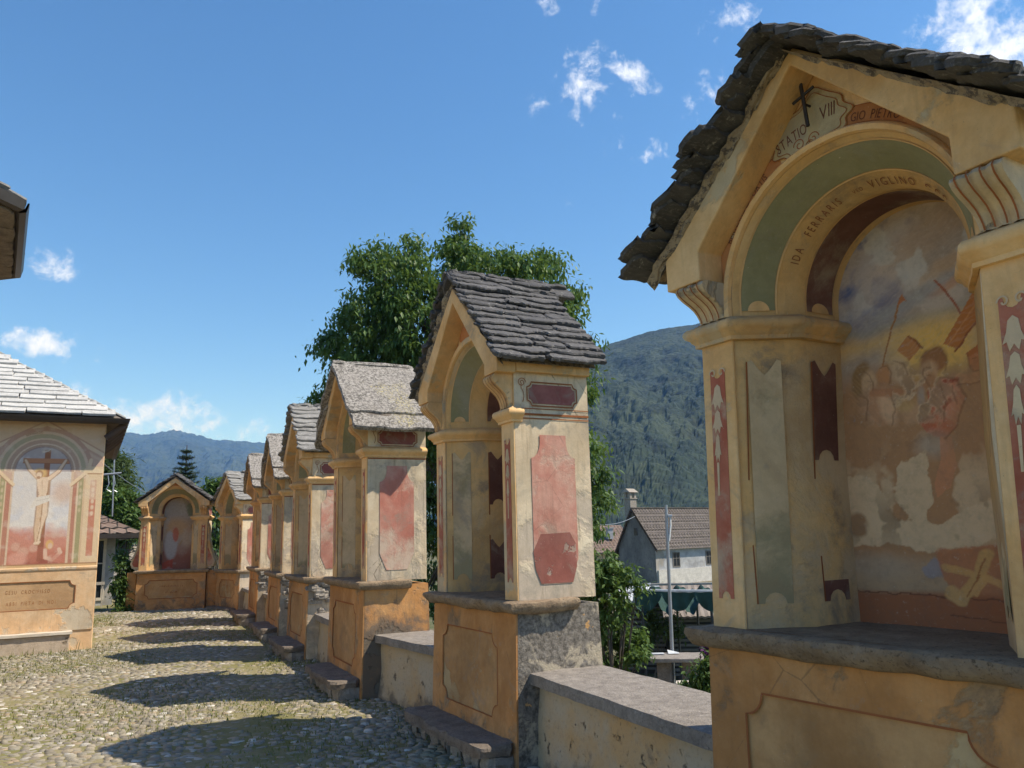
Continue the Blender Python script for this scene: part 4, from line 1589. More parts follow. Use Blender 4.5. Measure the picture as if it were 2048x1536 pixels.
def writing_eight(t, q, P):
    za = q['za']
    for args in ((.560, .615, 110, 145, za, -.0078, .002), (.560, .620, 148, 171, za, -.0080, .004), (.560, .625, 84, 52, za, -.0078, .002), (.550, .622, 54, 28, za, -.0082, .005)):
        rb = MB()
        ribbon_band(rb, *args)
        ro = rb.build('ribbon', [MT['ribbon']], t)
        for r_ in (args[0] - .001, args[1] + .001):
            rl = MB()
            a, b = args[2], args[3]
            ribbon_line(rl, [(r_ * math.cos(R(a + (b - a) * i / 20)), za + r_ * math.sin(R(a + (b - a) * i / 20))) for i in range(21)], .0035, lambda x, z: (x, -.0088, z))
            rl.build('painted_line', [MT['line']], ro)
    for (txt, sz, rr, dg) in (('BERNARDO', .046, .564, 150), ('ORTIS', .046, .564, 128), ('DI GIO PIETRO', .048, .568, 82)):
        arc_letters(txt, sz, rr, dg, za, -.0094, spacing=.10, narrow=.72).build('inscription', [MT['ink']], ro)
    # cartouche
    c = MB()

    def lobes(k, y0):
        pts = []
        n = 64
        for i in range(n):
            f = i / n
            a = 2 * PI * f
            # two overlapping lobes in (angle, radius) space
            ca, rr = math.cos(a), math.sin(a)
            sc = 1 + .07 * math.cos(9 * a)
            x = ca * .185 * sc * k
            z = rr * .098 * sc * k
            z -= .17 * (x ** 2) * 8 * .45
            z += .05 * math.exp(-((x - .06) / .06) ** 2) * (1 if rr > 0 else 0)
            z += .035 * math.exp(-((x + .0) / .03) ** 2) * (1 if rr < 0 else 0)
            ang = .05
            pts.append((-.045 + x * math.cos(ang) - z * math.sin(ang), za + .62 + x * math.sin(ang) + z * math.cos(ang)))
        c.plate(pts, y0=y0, y1=-.0062) if c is not None else None
        return pts
    o1 = lobes(1.0, -.012)
    co = c.build('cartouche', [MT['cart']], t, bevel=.002)
    c2 = MB()
    c2.plate([(x * .86 + .14 * -.045, z * .86 + .14 * (za + .62)) for x, z in o1], y0=-.0145, y1=-.0122)
    c2.build('cartouche_field', [MT['cart_in']], co)
    c3 = MB()
    ribbon_line(c3, o1, .004, lambda x, z: (x, -.0150, z), closed=True)
    ribbon_line(c3, [(x * .86 + .14 * -.045, z * .86 + .14 * (za + .62)) for x, z in o1], .003, lambda x, z: (x, -.0152, z), closed=True)
    for sx, px in ((-1, -.095), (1, -.03)):
        ribbon_line(c3, [(px + sx * (.028 - a * .0011) * math.cos(a * .4), za + .565 + (.028 - a * .0011) * math.sin(a * .4)) for a in range(22)], .0045, lambda x, z: (x, -.0152, z))
    c3.build('painted_line', [MT['line']], co)
    arc_letters('STATIO', .066, .572, 110, za + .03, -.0155, spacing=.08, narrow=.60).build('inscription', [MT['ink']], co)
    arc_letters('VIII', .078, .600, 89, za + .02, -.0155, spacing=.08, narrow=.66).build('inscription', [MT['ink']], co)
    # little iron cross standing off the wall above it
    k = MB()
    k.tube([(-.035, -.05, za + .79), (-.018, -.055, za + .60)], .0075, 6)
    k.tube([(-.078, -.052, za + .725), (.022, -.052, za + .748)], .006, 6)
    k.tube([(-.028, -.053, za + .70), (-.028, -.006, za + .70)], .005, 6)
    k.build('iron_cross', [MT['iron']], t, smooth=60)
    # donors' names on the splay
    L0 = math.hypot(q['d1'], q['a0'] - q['a1'])

    def ring(txt, sz, deg, ub=.955, narrow=.8, spacing=.22):
        mb = MB()
        rr = q['a0'] + (q['a1'] - q['a0']) * .85
        letters(mb, txt, sz, lambda s, up: P(0, ub - up / L0, ('A', R(deg) - s / rr), .0045), spacing, narrow)
        return mb.build('inscription', [MT['ink2']], t)
    ring('IDA', .052, 152, narrow=.66)
    ring('FERRARIS', .052, 133, narrow=.66)
    ring('VED.', .026, 95, .93)
    ring('VIGLINO', .058, 84, narrow=.68)
    mb = MB()
    for i, dg in enumerate((46, 39, 33)):
        pts = [(.012 * math.cos(a * .5) * (1 - a / 16), .012 * math.sin(a * .5) * (1 - a / 16)) for a in range(9)]
        rr = .345
        ribbon_line(mb, [(x, y + .02) for x, y in pts], .005, lambda s, up: P(0, .95 - up / L0, ('A', R(dg) - s / rr), .0046))
    mb.build('painted_line', [MT['line']], t)


def writing_seven(t, q, P):
    za = q['za']
    for a_, b_ in ((168, 112), (68, 12)):
        rb = MB()
        ribbon_band(rb, .575, .64, a_, b_, za, -.0078, .002)
        rb.build('ribbon', [MT['ribbon']], t)
    c = MB()
    pts = [(.20 * math.cos(a) * (1 + .06 * math.cos(7 * a)), za + .66 + .13 * math.sin(a) * (1 + .06 * math.cos(7 * a)) - 1.2 * (.20 * math.cos(a)) ** 2) for a in [2 * PI * i / 40 for i in range(40)]]
    c.plate(pts, y0=-.011, y1=-.0062)
    co = c.build('cartouche', [MT['ribbon']], t, bevel=.002)
    arc_letters('STATIO', .06, .66, 104, za + .03, -.0125, narrow=.75).build('inscription', [MT['ink']], co)
    L0 = math.hypot(q['d1'], q['a0'] - q['a1'])

    def ring(txt, sz, deg, ub=.95):
        mb = MB()
        rr = q['a0'] + (q['a1'] - q['a0']) * .85
        letters(mb, txt, sz, lambda s, up: P(0, ub - up / L0, ('A', R(deg) - s / rr), .0045), .14, .72)
        return mb.build('inscription', [MT['ink']], t)
    ring('SUOR M.', .032, 88)
    ring('DRES', .044, 62)


def writing_small(t, q, P):
    za = q['za']
    rb = MB()
    r0 = q['a0'] + .062
    ribbon_band(rb, r0, r0 + .06, 150, 30, za, -.0078)
    ro = rb.build('ribbon', [MT['ribbon']], t)
    arc_letters('STATIO', .05, r0 + .006, 104, za, -.0094, narrow=.75).build('inscription', [MT['ink2']], ro)


MT['ink2'] = flat('red_brown_lettering', (0.30, 0.12, 0.055), .9)
MT['red_patch'] = plaster('old_red_paint', (0.33, 0.115, 0.09), (0.40, 0.18, 0.145), worn=(0.60, 0.48, 0.38), wscale=9, streak=.3, bumpd=.003, soft=.02)
MT['iron'] = flat('rusted_iron', (0.05, 0.042, 0.038), .6)

SH = {1: (-8.171, 19.4, .2), 2: (-6.673, 19.019, -.877), 3: (-5.027, 15.754, -1.151), 4: (-3.918, 13.342, -1.152),
      5: (-2.94, 11.141, -1.136), 6: (-1.738, 8.485, -1.123), 7: (-.315, 6.06, -1.086), 8: (1.209, 2.942, -1.011)}
make_shrine(SH[8][:2], SH[8][2], 'nearest painted shrine, tallest in view, with a large faded scene of a cross being carried', dict(shrine_dims(W=1.405, zl=1.052, H=1.203, r_h=1.10, hood=1.035, a1=.37, za_o=.135, foot_o=.25, fo=.15, fin=.13, ia=.078), av=.034), roof='slate_big', detail=2,
            texts=[writing_eight], mural=mural_carrying, seed=8, mats={'yellow_worn': 'console8'}, warp=(.055, .03), front=.09, ov=.13)
make_shrine(SH[7][:2], SH[7][2], 'tall slate-roofed shrine with flaked pink side panel, standing before the big leafy tree', shrine_dims(zl=1.03), roof='slate', detail=2,
            texts=[writing_seven], seed=7, base_side='damp', warp=(.01, .015), string=False, patch=True)
make_shrine(SH[6][:2], SH[6][2], 'shrine under two smooth speckled slabs with yellow lichen, its side panel bright pink', shrine_dims(zl=1.067, r_h=1.15, hood=1.06), roof='lich', detail=1,
            texts=[writing_small], seed=6, base_side='orange_stained', step=(-.62, .66, -.29, .18))
make_shrine(SH[5][:2], SH[5][2], 'slate-roofed shrine with deep red side panel and broken rubble showing below it', shrine_dims(zl=1.013, r_h=1.17, hood=1.04), roof='slate_grey', detail=1,
            texts=[writing_small], seed=5, side='rubble', base_side='cream', step=(-.62, .66, -.29, .18))
make_shrine(SH[4][:2], SH[4][2], 'narrowly seen shrine with a steep speckled slab roof, fourth from the far corner', shrine_dims(zl=.993, r_h=1.12, hood=1.03), roof='lich', detail=1, seed=4, side='rubble', base_side='cream', step=(-.62, .66, -.29, .18))
make_shrine(SH[3][:2], SH[3][2], 'small-looking shrine with a speckled slab roof, third from the far corner', shrine_dims(zl=1.013, r_h=1.04, hood=.97), roof='lich', detail=1, seed=3, side='rubble', base_side='cream', step=(-.60, .70, -.34, .20))
make_shrine(SH[2][:2], SH[2][2], 'slate-roofed shrine turned part way to the viewer beside the one closing the path', shrine_dims(zl=.885, H=1.15, r_h=1.14, hood=1.04), roof='slate_grey', detail=1,
            texts=[writing_small], seed=2, base_side='cream', step=(-.8, .62, -.22, .05), faint=True)
make_shrine(SH[1][:2], SH[1][2], 'broad shrine closing the end of the path, facing the viewer with curved buttresses', shrine_dims(W=1.5, zl=.907, H=1.17, r_h=1.12, hood=.99, a1=.33), roof='slate', detail=1,
            texts=[writing_small], seed=11, mural=mural_bishop, base_side='orange', step=False, buttress=True, faint=True)


# ------------------------------------------------------------------ low walls between the shrines
def low_wall(a, b, label, ztop, off0=.10, th=.5, seed=1, cut0=.0, cut1=.0):
    A, B = Vector(a), Vector(b)
    d = (B - A)
    L = d.length
    d.normalize()
    rz = math.atan2(d.y, d.x)
    t = thing('low_wall', label, 'wall', (A.x, A.y, 0), rz, 'low walls between the shrines')
    # local x from a to b ; local y = back
    w = MB()
    nx, nz_ = max(6, int(L / .12)), 8
    v, f = [], []
    for i in range(nx + 1):
        for j in range(nz_ + 1):
            x = cut0 + (L - cut0 - cut1) * i / nx
            z = -.15 + (ztop - .06 + .15) * j / nz_
            v.append((x, off0 + .03 - .05 * (1 - j / nz_) + noise.noise(Vector((x * 3, z * 4, seed))) * .022, z))
    f = [(i * (nz_ + 1) + j, i * (nz_ + 1) + j + 1, (i + 1) * (nz_ + 1) + j + 1, (i + 1) * (nz_ + 1) + j) for i in range(nx) for j in range(nz_)]
    w.add(v, f)
    w.box(cut0, off0 + .06, -2.2, L - cut1, off0 + th, ztop - .07)
    w.build('wall', [MT['lowwall']], t, smooth=50)
    c = MB()
    rs = random.Random(seed)
    rough_slab(c, Vector((cut0 - .01, off0 - .04, ztop - .035)), Vector((1, 0, 0)), Vector((0, 1, 0)), Vector((0, 0, 1)), L - cut0 - cut1 + .02, th + .07, .075, seed * 11, max(8, int(L / .09)), 7, .010, .004)
    c.build('coping_slab', [MT['coping']], t, smooth=35)
    return t


def endpt(k, sx, hw=.69, back=0.0):
    x, y, a = SH[k]
    return (x + sx * hw * math.cos(a) - back * math.sin(a), y + sx * hw * math.sin(a) + back * math.cos(a))


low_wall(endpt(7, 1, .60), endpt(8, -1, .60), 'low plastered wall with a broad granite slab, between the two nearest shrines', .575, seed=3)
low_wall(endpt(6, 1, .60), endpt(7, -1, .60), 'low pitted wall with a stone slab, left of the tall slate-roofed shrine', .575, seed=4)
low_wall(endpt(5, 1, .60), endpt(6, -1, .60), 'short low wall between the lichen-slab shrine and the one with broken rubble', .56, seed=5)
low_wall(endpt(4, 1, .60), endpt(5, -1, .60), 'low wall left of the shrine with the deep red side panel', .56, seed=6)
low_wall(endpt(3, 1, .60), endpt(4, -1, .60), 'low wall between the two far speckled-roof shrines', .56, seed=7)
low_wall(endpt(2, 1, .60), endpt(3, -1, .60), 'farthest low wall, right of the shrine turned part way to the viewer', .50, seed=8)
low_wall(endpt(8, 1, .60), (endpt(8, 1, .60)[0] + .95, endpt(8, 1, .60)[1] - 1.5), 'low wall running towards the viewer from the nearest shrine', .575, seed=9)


# ------------------------------------------------------------------ ground
wall_line = []
for k_ in (8, 7, 6, 5, 4, 3, 2):
    wall_line += [endpt(k_, 1, back=.35), endpt(k_, -1, back=.35)]
wl = sorted(wall_line, key=lambda p: p[1])
WY = np.array([-10] + [p[1] for p in wl] + [19.9])
WX = np.array([wl[0][0] + (wl[0][1] + 10) * .6] + [p[0] for p in wl] + [-7.4])


def wall_x(y):
    return np.interp(y, WY, WX)


def make_path():
    M = Mat('path_soil', .97)
    a = M.noise(1.3, 9, .65)
    b = M.noise(28, 8, .75)
    c = M.mix(M.ramp(b, .35, .65), (0.19, 0.165, 0.085), (0.30, 0.26, 0.16))
    g = M.mix(M.noise(40, 5, .7), (0.12, 0.125, 0.035), (0.20, 0.185, 0.07))
    c = M.mix(M.ramp(M.math('ADD', a, M.math('MULTIPLY', b, .35)), .60, .78, 0, .85), c, g)
    M.color(c)
    M.bump(b, .01)
    xs = np.arange(-26, 6.01, .2)
    ys = np.arange(-9, 24.01, .2)
    X, Y = np.meshgrid(xs, ys)
    Z = (fbm(len(ys), len(xs), 30, 3, 3) - .5) * .03
    V = np.stack([X.ravel(), Y.ravel(), Z.ravel()], 1)
    n = len(xs)
    i = (np.arange(len(ys) - 1)[:, None] * n + np.arange(n - 1)[None]).ravel()
    F = np.stack([i, i + 1, i + n + 1, i + n], 1)
    cxy = V[F].mean(1)
    lim = np.where(cxy[:, 1] < 19.9, wall_x(cxy[:, 1]) + .25, -9.0)
    F = F[(cxy[:, 0] < lim)]
    F = F[(V[F].mean(1)[:, 1] < 20.0) | (V[F].mean(1)[:, 0] < -9.2)]
    o = bigmesh('path', V, F, M.m, smooth=True)
    tag(o, kind='structure')


make_path()


def stones():
    M = Mat('cobbles', .85)
    isl = M.island()
    r_ = M.N.new('ShaderNodeValToRGB')
    M.L.new(isl, r_.inputs[0])
    e = r_.color_ramp.elements
    e[0].position, e[0].color = 0.0, (.20, .18, .15, 1)
    e[1].position, e[1].color = 1.0, (.62, .59, .53, 1)
    for p, c in ((.15, (.24, .205, .155)), (.35, (.30, .265, .20)), (.55, (.26, .235, .19)), (.72, (.36, .325, .26)), (.86, (.33, .25, .165)), (.93, (.42, .39, .34))):
        q_ = e.new(p)
        q_.color = c + (1,)
    c = M.mix(M.ramp(M.noise(24, 7, .7), .4, .7, 0, .45), r_.outputs[0], (.16, .145, .115))
    c = M.mix(M.ramp(M.math('ADD', M.noise(1.3, 8, .65), M.math('MULTIPLY', M.noise(30, 5, .7), .3)), .66, .84, 0, .35), c, (.20, .19, .08))
    M.color(c)
    M.bump(M.noise(45, 7, .7), .006)
    rr = np.random.default_rng(5)
    C_ = []
    y = 3.0
    while y < 20.0:
        ph = rr.uniform(0, .09)
        dy = rr.uniform(.044, .064) * (1.0 if y < 13 else 1.35)
        x0 = -.70 * y - 1.4
        x1 = wall_x(y) - .18
        step = .084 * (1.0 if y < 13 else 1.35)
        xs = np.arange(x0 + ph, x1, step)
        xs = xs + rr.uniform(-.028, .028, len(xs))
        yy = y + rr.uniform(-.014, .014, len(xs)) + np.sin(xs * 1.7 + y * .5) * .05
        C_.append(np.stack([xs, yy, np.full(len(xs), dy), np.full(len(xs), step)], 1))
        y += dy
    C_ = np.concatenate(C_)
    # drop stones under the chapel and its bench
    ca, sa = math.cos(R(28)), math.sin(R(28))
    lx = (C_[:, 0] + 6.34) * ca + (C_[:, 1] - 12.35) * sa
    ly = -(C_[:, 0] + 6.34) * sa + (C_[:, 1] - 12.35) * ca
    C_ = C_[~((lx < .05) & (ly > -.05))]
    C_ = C_[rr.random(len(C_)) > .05]
    n = len(C_)
    K = 8
    ang = rr.uniform(0, 2 * PI, n)[:, None] * 0 + (np.arange(K) / K * 2 * PI)[None] + rr.uniform(-.25, .25, (n, K))
    rot = rr.normal(0, .28, n)
    rx = C_[:, 3] * rr.uniform(.42, .66, n)
    ry = C_[:, 2] * rr.uniform(.42, .60, n)
    h = rr.uniform(.002, .019, n)
    # worn earth track down the middle: stones nearly buried
    tx = C_[:, 0] - (-1.9 - .30 * (C_[:, 1] - 6))
    h = h - .020 * np.exp(-(tx / .45) ** 2) * rr.uniform(.4, 1.3, n)
    jr = rr.uniform(.76, 1.16, (n, K))
    tx_, ty_ = rr.normal(0, .07, n), rr.normal(0, .10, n)
    V = np.zeros((n, 2 * K + 1, 3))
    for ring, (s, z) in enumerate(((1.0, -.012), (.80, 1.0))):
        px = np.cos(ang) * rx[:, None] * jr * s
        py = np.sin(ang) * ry[:, None] * jr * s
        X = px * np.cos(rot)[:, None] - py * np.sin(rot)[:, None]
        Y = px * np.sin(rot)[:, None] + py * np.cos(rot)[:, None]
        V[:, ring * K:(ring + 1) * K, 0] = C_[:, 0:1] + X
        V[:, ring * K:(ring + 1) * K, 1] = C_[:, 1:2] + Y
        V[:, ring * K:(ring + 1) * K, 2] = (z if ring == 0 else (h[:, None] * .72 + X * tx_[:, None] + Y * ty_[:, None]))
    V[:, 2 * K, 0], V[:, 2 * K, 1], V[:, 2 * K, 2] = C_[:, 0], C_[:, 1], h
    base = np.arange(n)[:, None, None] * (2 * K + 1)
    q = np.array([[k, (k + 1) % K, K + (k + 1) % K, K + k] for k in range(K)])
    # use quads for everything: top fan as degenerate-free quads (pairs)
    t4 = np.array([[K + k, K + (k + 1) % K, K + (k + 2) % K, 2 * K] for k in range(0, K, 2)])
    F = (base + np.concatenate([q, t4])[None]).reshape(-1, 4)
    o = bigmesh('cobblestones', V.reshape(-1, 3), F, M.m, smooth=True)
    tag(o, kind='structure')


stones()


def leaf_material(name, c1, c2, tr=.35, rough=.6):
    M = Mat(name, rough)
    i = M.island()
    c = M.mix(i, c1, c2)
    c = M.mix(M.ramp(M.noise(1.2, 3, .5), .4, .65, 0, .5), c, tuple(x * .7 for x in c1))
    M.color(c)
    M.b.inputs['Specular IOR Level'].default_value = .35
    t = M.N.new('ShaderNodeBsdfTranslucent')
    M.L.new(M.mix(.5, c, (0.16, 0.22, 0.03)), t.inputs['Color'])
    ms = M.N.new('ShaderNodeMixShader')
    ms.inputs[0].default_value = tr
    out = M.N['Material Output']
    M.L.new(M.b.outputs[0], ms.inputs[1])
    M.L.new(t.outputs[0], ms.inputs[2])
    M.L.new(ms.outputs[0], out.inputs['Surface'])
    return M.m


MT['leaf_dark'] = leaf_material('walnut_leaves', (0.055, 0.12, 0.03), (0.14, 0.235, 0.06), .4, .5)
MT['leaf_mid'] = leaf_material('leaves', (0.06, 0.12, 0.025), (0.12, 0.20, 0.05), .35)
MT['leaf_fine'] = leaf_material('fine_leaves', (0.045, 0.085, 0.03), (0.085, 0.125, 0.05), .3)
MT['needle'] = leaf_material('needles', (0.028, 0.055, 0.03), (0.05, 0.09, 0.045), .1)
MT['grass'] = leaf_material('grass_blades', (0.12, 0.145, 0.035), (0.25, 0.24, 0.085), .3)
MT['purple'] = leaf_material('purple_petals', (0.10, 0.02, 0.10), (0.20, 0.05, 0.2), .3)
MT['bark'] = stone('bark', (0.08, 0.065, 0.05), (0.14, 0.12, 0.10), None, 9, .02, stretch=(3, 3, .5))


def grass():
    rr = np.random.default_rng(12)
    n = 90000
    y = 3.5 + 16.3 * rr.random(n) ** .8
    x0 = -.68 * y - .6
    x = x0 + (wall_x(y) - .2 - x0) * rr.random(n)
    gn = fbm(400, 400, 14, 77, 5)
    gx = np.clip(((x + 16) / 18 * 399).astype(int), 0, 399)
    gy = np.clip((y / 21 * 399).astype(int), 0, 399)
    d = gn[gy, gx]
    keep = rr.random(n) < np.clip((d - .51) * 7, 0.0, .6)
    # bands of growth along wall feet and the chapel
    near = (wall_x(y) - x < .75) & (rr.random(n) < .35)
    ca, sa = math.cos(R(28)), math.sin(R(28))
    lx = (x + 6.34) * ca + (y - 12.35) * sa
    ly = -(x + 6.34) * sa + (y - 12.35) * ca
    nc = (ly > -.75) & (ly < -.22) & (lx < .4) & (rr.random(n) < .6)
    keep = (keep | near | nc) & ~((lx < .02) & (ly > -.24))
    x, y = x[keep], y[keep]
    n = len(x)
    lx2 = (x + 6.34) * ca + (y - 12.35) * sa
    ly2 = -(x + 6.34) * sa + (y - 12.35) * ca
    ln = rr.uniform(.012, .034, n) * np.where(rr.random(n) < .04, 2.2, 1) * np.where((ly2 > -.5) & (lx2 < .4) & (rr.random(n) < .4), 2.6, 1)
    a = rr.uniform(0, 2 * PI, n)
    w = rr.uniform(.003, .007, n)
    lean = rr.uniform(.1, .9, n) * ln
    V = np.zeros((n, 4, 3))
    dx, dy = np.cos(a), np.sin(a)
    V[:, 0] = np.stack([x - dy * w, y + dx * w, np.full(n, .004)], 1)
    V[:, 1] = np.stack([x + dy * w, y - dx * w, np.full(n, .004)], 1)
    V[:, 2] = np.stack([x + dy * w * .6 + dx * lean * .6, y - dx * w * .6 + dy * lean * .6, ln * .7], 1)
    V[:, 3] = np.stack([x + dx * lean, y + dy * lean, ln], 1)
    F = np.arange(n * 4).reshape(-1, 4)
    o = bigmesh('grass', V.reshape(-1, 3), F, MT['grass'])
    tag(o, 'short yellowish green grass and moss between the cobbles', 'grass', kind='stuff')


grass()


def ground_sheet():
    M = Mat('garden_soil', .97)
    a = M.noise(.35, 9, .65)
    c = M.mix(M.ramp(a, .4, .6), (0.09, 0.10, 0.04), (0.17, 0.14, 0.09))
    M.color(M.mix(M.ramp(M.noise(3, 6, .7), .4, .7, 0, .6), c, (0.06, 0.09, 0.025)))
    mb = MB()
    R_ = 9000
    v = [(0, 0, -1.95)]
    rings = [4, 9, 16, 28, 50, 120, 400, 1500, R_]
    n = 36
    for r_ in rings:
        for i in range(n):
            v.append((r_ * math.cos(2 * PI * i / n), r_ * math.sin(2 * PI * i / n), -1.95))
    f = [(0, 1 + i, 1 + (i + 1) % n) for i in range(n)]
    for k in range(len(rings) - 1):
        for i in range(n):
            a_, b_ = 1 + k * n, 1 + (k + 1) * n
            f.append((a_ + i, b_ + i, b_ + (i + 1) % n, a_ + (i + 1) % n))
    mb.add(v, f)
    o = mb.build('ground', [M.m])
    tag(o, kind='structure')


ground_sheet()


# ------------------------------------------------------------------ mountains
def ridge(name, pts, dr, dn, zn, px0, px1, nA, nR, rough, gully, mat, seed, back=.12):
    pts = sorted(pts)
    PX = np.linspace(px0, px1, nA)
    PY = np.interp(PX, [p[0] for p in pts], [p[1] for p in pts])
    g1 = fbm(nR, nA, 6, seed, 6, .55) - .5
    g2 = fbm(nR, nA, max(8, nR // 5), seed + 1, 2, .6) - .5
    rr = np.random.default_rng(seed)
    V = np.zeros((nR, nA, 3))
    ridge_n = (fbm(2, nA, 2, seed + 3)[0] - .5)
    for a in range(nA):
        r_ = ray(PX[a], PY[a])
        l = math.hypot(r_.x, r_.y)
        ux, uy = r_.x / l, r_.y / l
        zr = r_.z / l * dr + EYE
        t = np.linspace(0, 1 + back, nR)
        d = dn + (dr - dn) * t
        tt = np.clip(t, 0, 1)
        z = zn + (zr - zn) * np.where(t <= 1, tt ** 1.15, 1 - (t - 1) * 3.2)
        z = z + g1[:, a] * gully * np.sin(PI * np.clip(t / (1 + back), 0, 1)) * (1 - np.exp(-np.abs(t - 1) * 9)) + g2[:, a] * rough * np.clip(t * 6, 0, 1)
        z += rr.uniform(-.5, .5, nR) * rough * .55 * np.clip(t * 6, 0, 1)
        V[:, a, 0], V[:, a, 1], V[:, a, 2] = ux * d, uy * d, z
    i = (np.arange(nR - 1)[:, None] * nA + np.arange(nA - 1)[None]).ravel()
    F = np.stack([i, i + 1, i + nA + 1, i + nA], 1)
    o = bigmesh(name, V.reshape(-1, 3), F, mat, smooth=False)
    tag(o, kind='structure')
    return o


def forest_mat(name, cell, c1, c2, c3):
    M = Mat(name, .95)
    M.co = M.raw
    v = M.voronoi(1 / cell, 'F1', out='Color')
    d = M.voronoi(1 / cell, 'F1')
    sp = M.N.new('ShaderNodeSeparateColor')
    M.L.new(v, sp.inputs[0])
    c = M.mix(sp.outputs[0], c1, c2)
    c = M.mix(M.ramp(M.noise(1 / (cell * 10), 8, .65, .6), .46, .58, 0, .9), c, c3)
    c = M.mix(M.ramp(M.noise(1 / (cell * 5), 6, .6), .52, .62, 0, .6), c, tuple(x * .55 for x in c1))
    M.color(c)
    M.bump(M.math('SUBTRACT', 1.0, d), cell * .25, .7)
    return M.m


ridge('mountain', [(1000, 800), (1100, 745), (1190, 699), (1230, 684), (1262, 674), (1300, 662), (1350, 653), (1392, 649), (1500, 610), (1700, 560), (1900, 560), (2300, 640)],
      1150, 260, -8, 1000, 2300, 420, 330, 2.2, 90, forest_mat('mountain_forest', 7, (0.014, 0.026, 0.020), (0.027, 0.042, 0.027), (0.040, 0.055, 0.033)), 31)
ridge('distant_ridge', [(-700, 900), (-300, 885), (0, 872), (205, 862), (235, 860), (265, 867), (300, 868), (345, 861), (380, 868), (430, 879), (470, 881), (530, 887), (620, 903), (700, 925), (850, 950), (1000, 980), (1250, 1005)],
      4600, 1500, -8, -700, 1250, 420, 120, 16, 170, forest_mat('ridge_forest', 30, (0.022, 0.036, 0.024), (0.036, 0.052, 0.032), (0.045, 0.060, 0.038)), 41)
ridge('valley_slope', [(-700, 1010), (0, 1005), (400, 1012), (900, 1015), (1300, 1030), (1500, 1035), (2300, 1020)],
      1500, 500, -6, -700, 2300, 260, 30, 6, 30, forest_mat('valley_forest', 12, (0.035, 0.065, 0.03), (0.065, 0.10, 0.04), (0.05, 0.075, 0.04)), 51)


def haze():
    mb = MB()
    mb.box(-6500, -300, -3.0, 6500, 7000, 950)
    m = bpy.data.materials.new('haze')
    m.use_nodes = True
    nt = m.node_tree
    nt.nodes.clear()
    out = nt.nodes.new('ShaderNodeOutputMaterial')
    v = nt.nodes.new('ShaderNodeVolumePrincipled')
    v.inputs['Color'].default_value = (.20, .44, 1, 1)
    v.inputs['Density'].default_value = 0.00014
    v.inputs['Absorption Color'].default_value = (1, 1, 1, 1)
    v.inputs['Anisotropy'].default_value = .2
    nt.links.new(v.outputs[0], out.inputs['Volume'])
    o = mb.build('haze', [m])
    tag(o, 'thin blue summer haze filling the valley', 'haze', kind='stuff')


haze()


# ------------------------------------------------------------------ trees
def leafy(name, label, base, blobs, n_clump, per, leaf, mat, seed, trunk_r=.2, group='trees and shrubs', cat='tree', droop=.5, spread=.35, aspect=.45, limbs=True, trunk='trunk'):
    rr = np.random.default_rng(seed)
    rs = random.Random(seed)
    B = Vector(base)
    t = thing(name, label, cat, tuple(B), 0, group)
    blobs = [(Vector(c) - B, r_) for c, r_ in blobs]
    vol = np.array([r_ ** 2.2 for c, r_ in blobs])
    pick = rr.choice(len(blobs), n_clump, p=vol / vol.sum())
    cent = []
    for i in pick:
        c, r_ = blobs[i]
        d = rr.normal(size=3)
        d /= np.linalg.norm(d)
        rad = r_ * rr.uniform(.35, 1.0) ** .5
        cent.append((c.x + d[0] * rad, c.y + d[1] * rad, c.z + d[2] * rad * .95))
    cent = np.array(cent)
    N = n_clump * per
    P = np.repeat(cent, per, 0)
    sp = spread * np.repeat(rr.uniform(.5, 1.25, n_clump), per)[:, None]
    off = rr.normal(size=(N, 3)) * sp * np.array([1, 1, .75]) * .6
    P = P + off
    P[:, 2] -= np.abs(off[:, 0] + off[:, 1]) * .25
    a = rr.uniform(0, 2 * PI, N)
    el = -droop + rr.normal(0, .5, N)
    D = np.stack([np.cos(a) * np.cos(el), np.sin(a) * np.cos(el), np.sin(el)], 1)
    S = np.stack([-np.sin(a), np.cos(a), rr.normal(0, .45, N)], 1)
    S /= np.linalg.norm(S, axis=1)[:, None]
    L_ = leaf * rr.uniform(.6, 1.3, N)[:, None]
    V = np.zeros((N, 4, 3))
    V[:, 0] = P
    V[:, 1] = P + D * L_ * .45 + S * L_ * aspect * .5
    V[:, 2] = P + D * L_ + np.array([0, 0, -.12]) * L_
    V[:, 3] = P + D * L_ * .45 - S * L_ * aspect * .5
    F = np.arange(N * 4).reshape(-1, 4)
    bigmesh('crown', V.reshape(-1, 3), F, mat, t)
    if limbs:
        mb = MB()
        top = sum((c for c, r_ in blobs), Vector()) / len(blobs)
        fork = Vector((top.x * .6, top.y * .6, max(.3, top.z * .45)))
        mb.tube([(0, 0, -.1), fork * .5 + Vector((rs.uniform(-.1, .1), rs.uniform(-.1, .1), 0)), fork], trunk_r, 9, r2=trunk_r * .7)
        for c, r_ in blobs:
            mid = fork.lerp(c, .5) + Vector((rs.uniform(-.3, .3), rs.uniform(-.3, .3), rs.uniform(-.1, .3))) * r_
            mb.tube([fork, mid, c], trunk_r * .42, 6, r2=trunk_r * .06)
            for k in range(3):
                e = c + Vector((rs.uniform(-1, 1), rs.uniform(-1, 1), rs.uniform(-.6, .6))) * r_ * .55
                mb.tube([mid, mid.lerp(e, .6) + Vector((0, 0, .1 * r_)), e], trunk_r * .14, 5, r2=trunk_r * .03)
        mb.build(trunk, [MT['bark']], t, smooth=60)
    return t


def pxb(lst, d, jit=0, seed=1):
    rs = random.Random(seed)
    out = []
    for (px, py, rp) in lst:
        dd = d + rs.uniform(-jit, jit)
        out.append((at(px, py, dd), rp * dd / FPX))
    return out


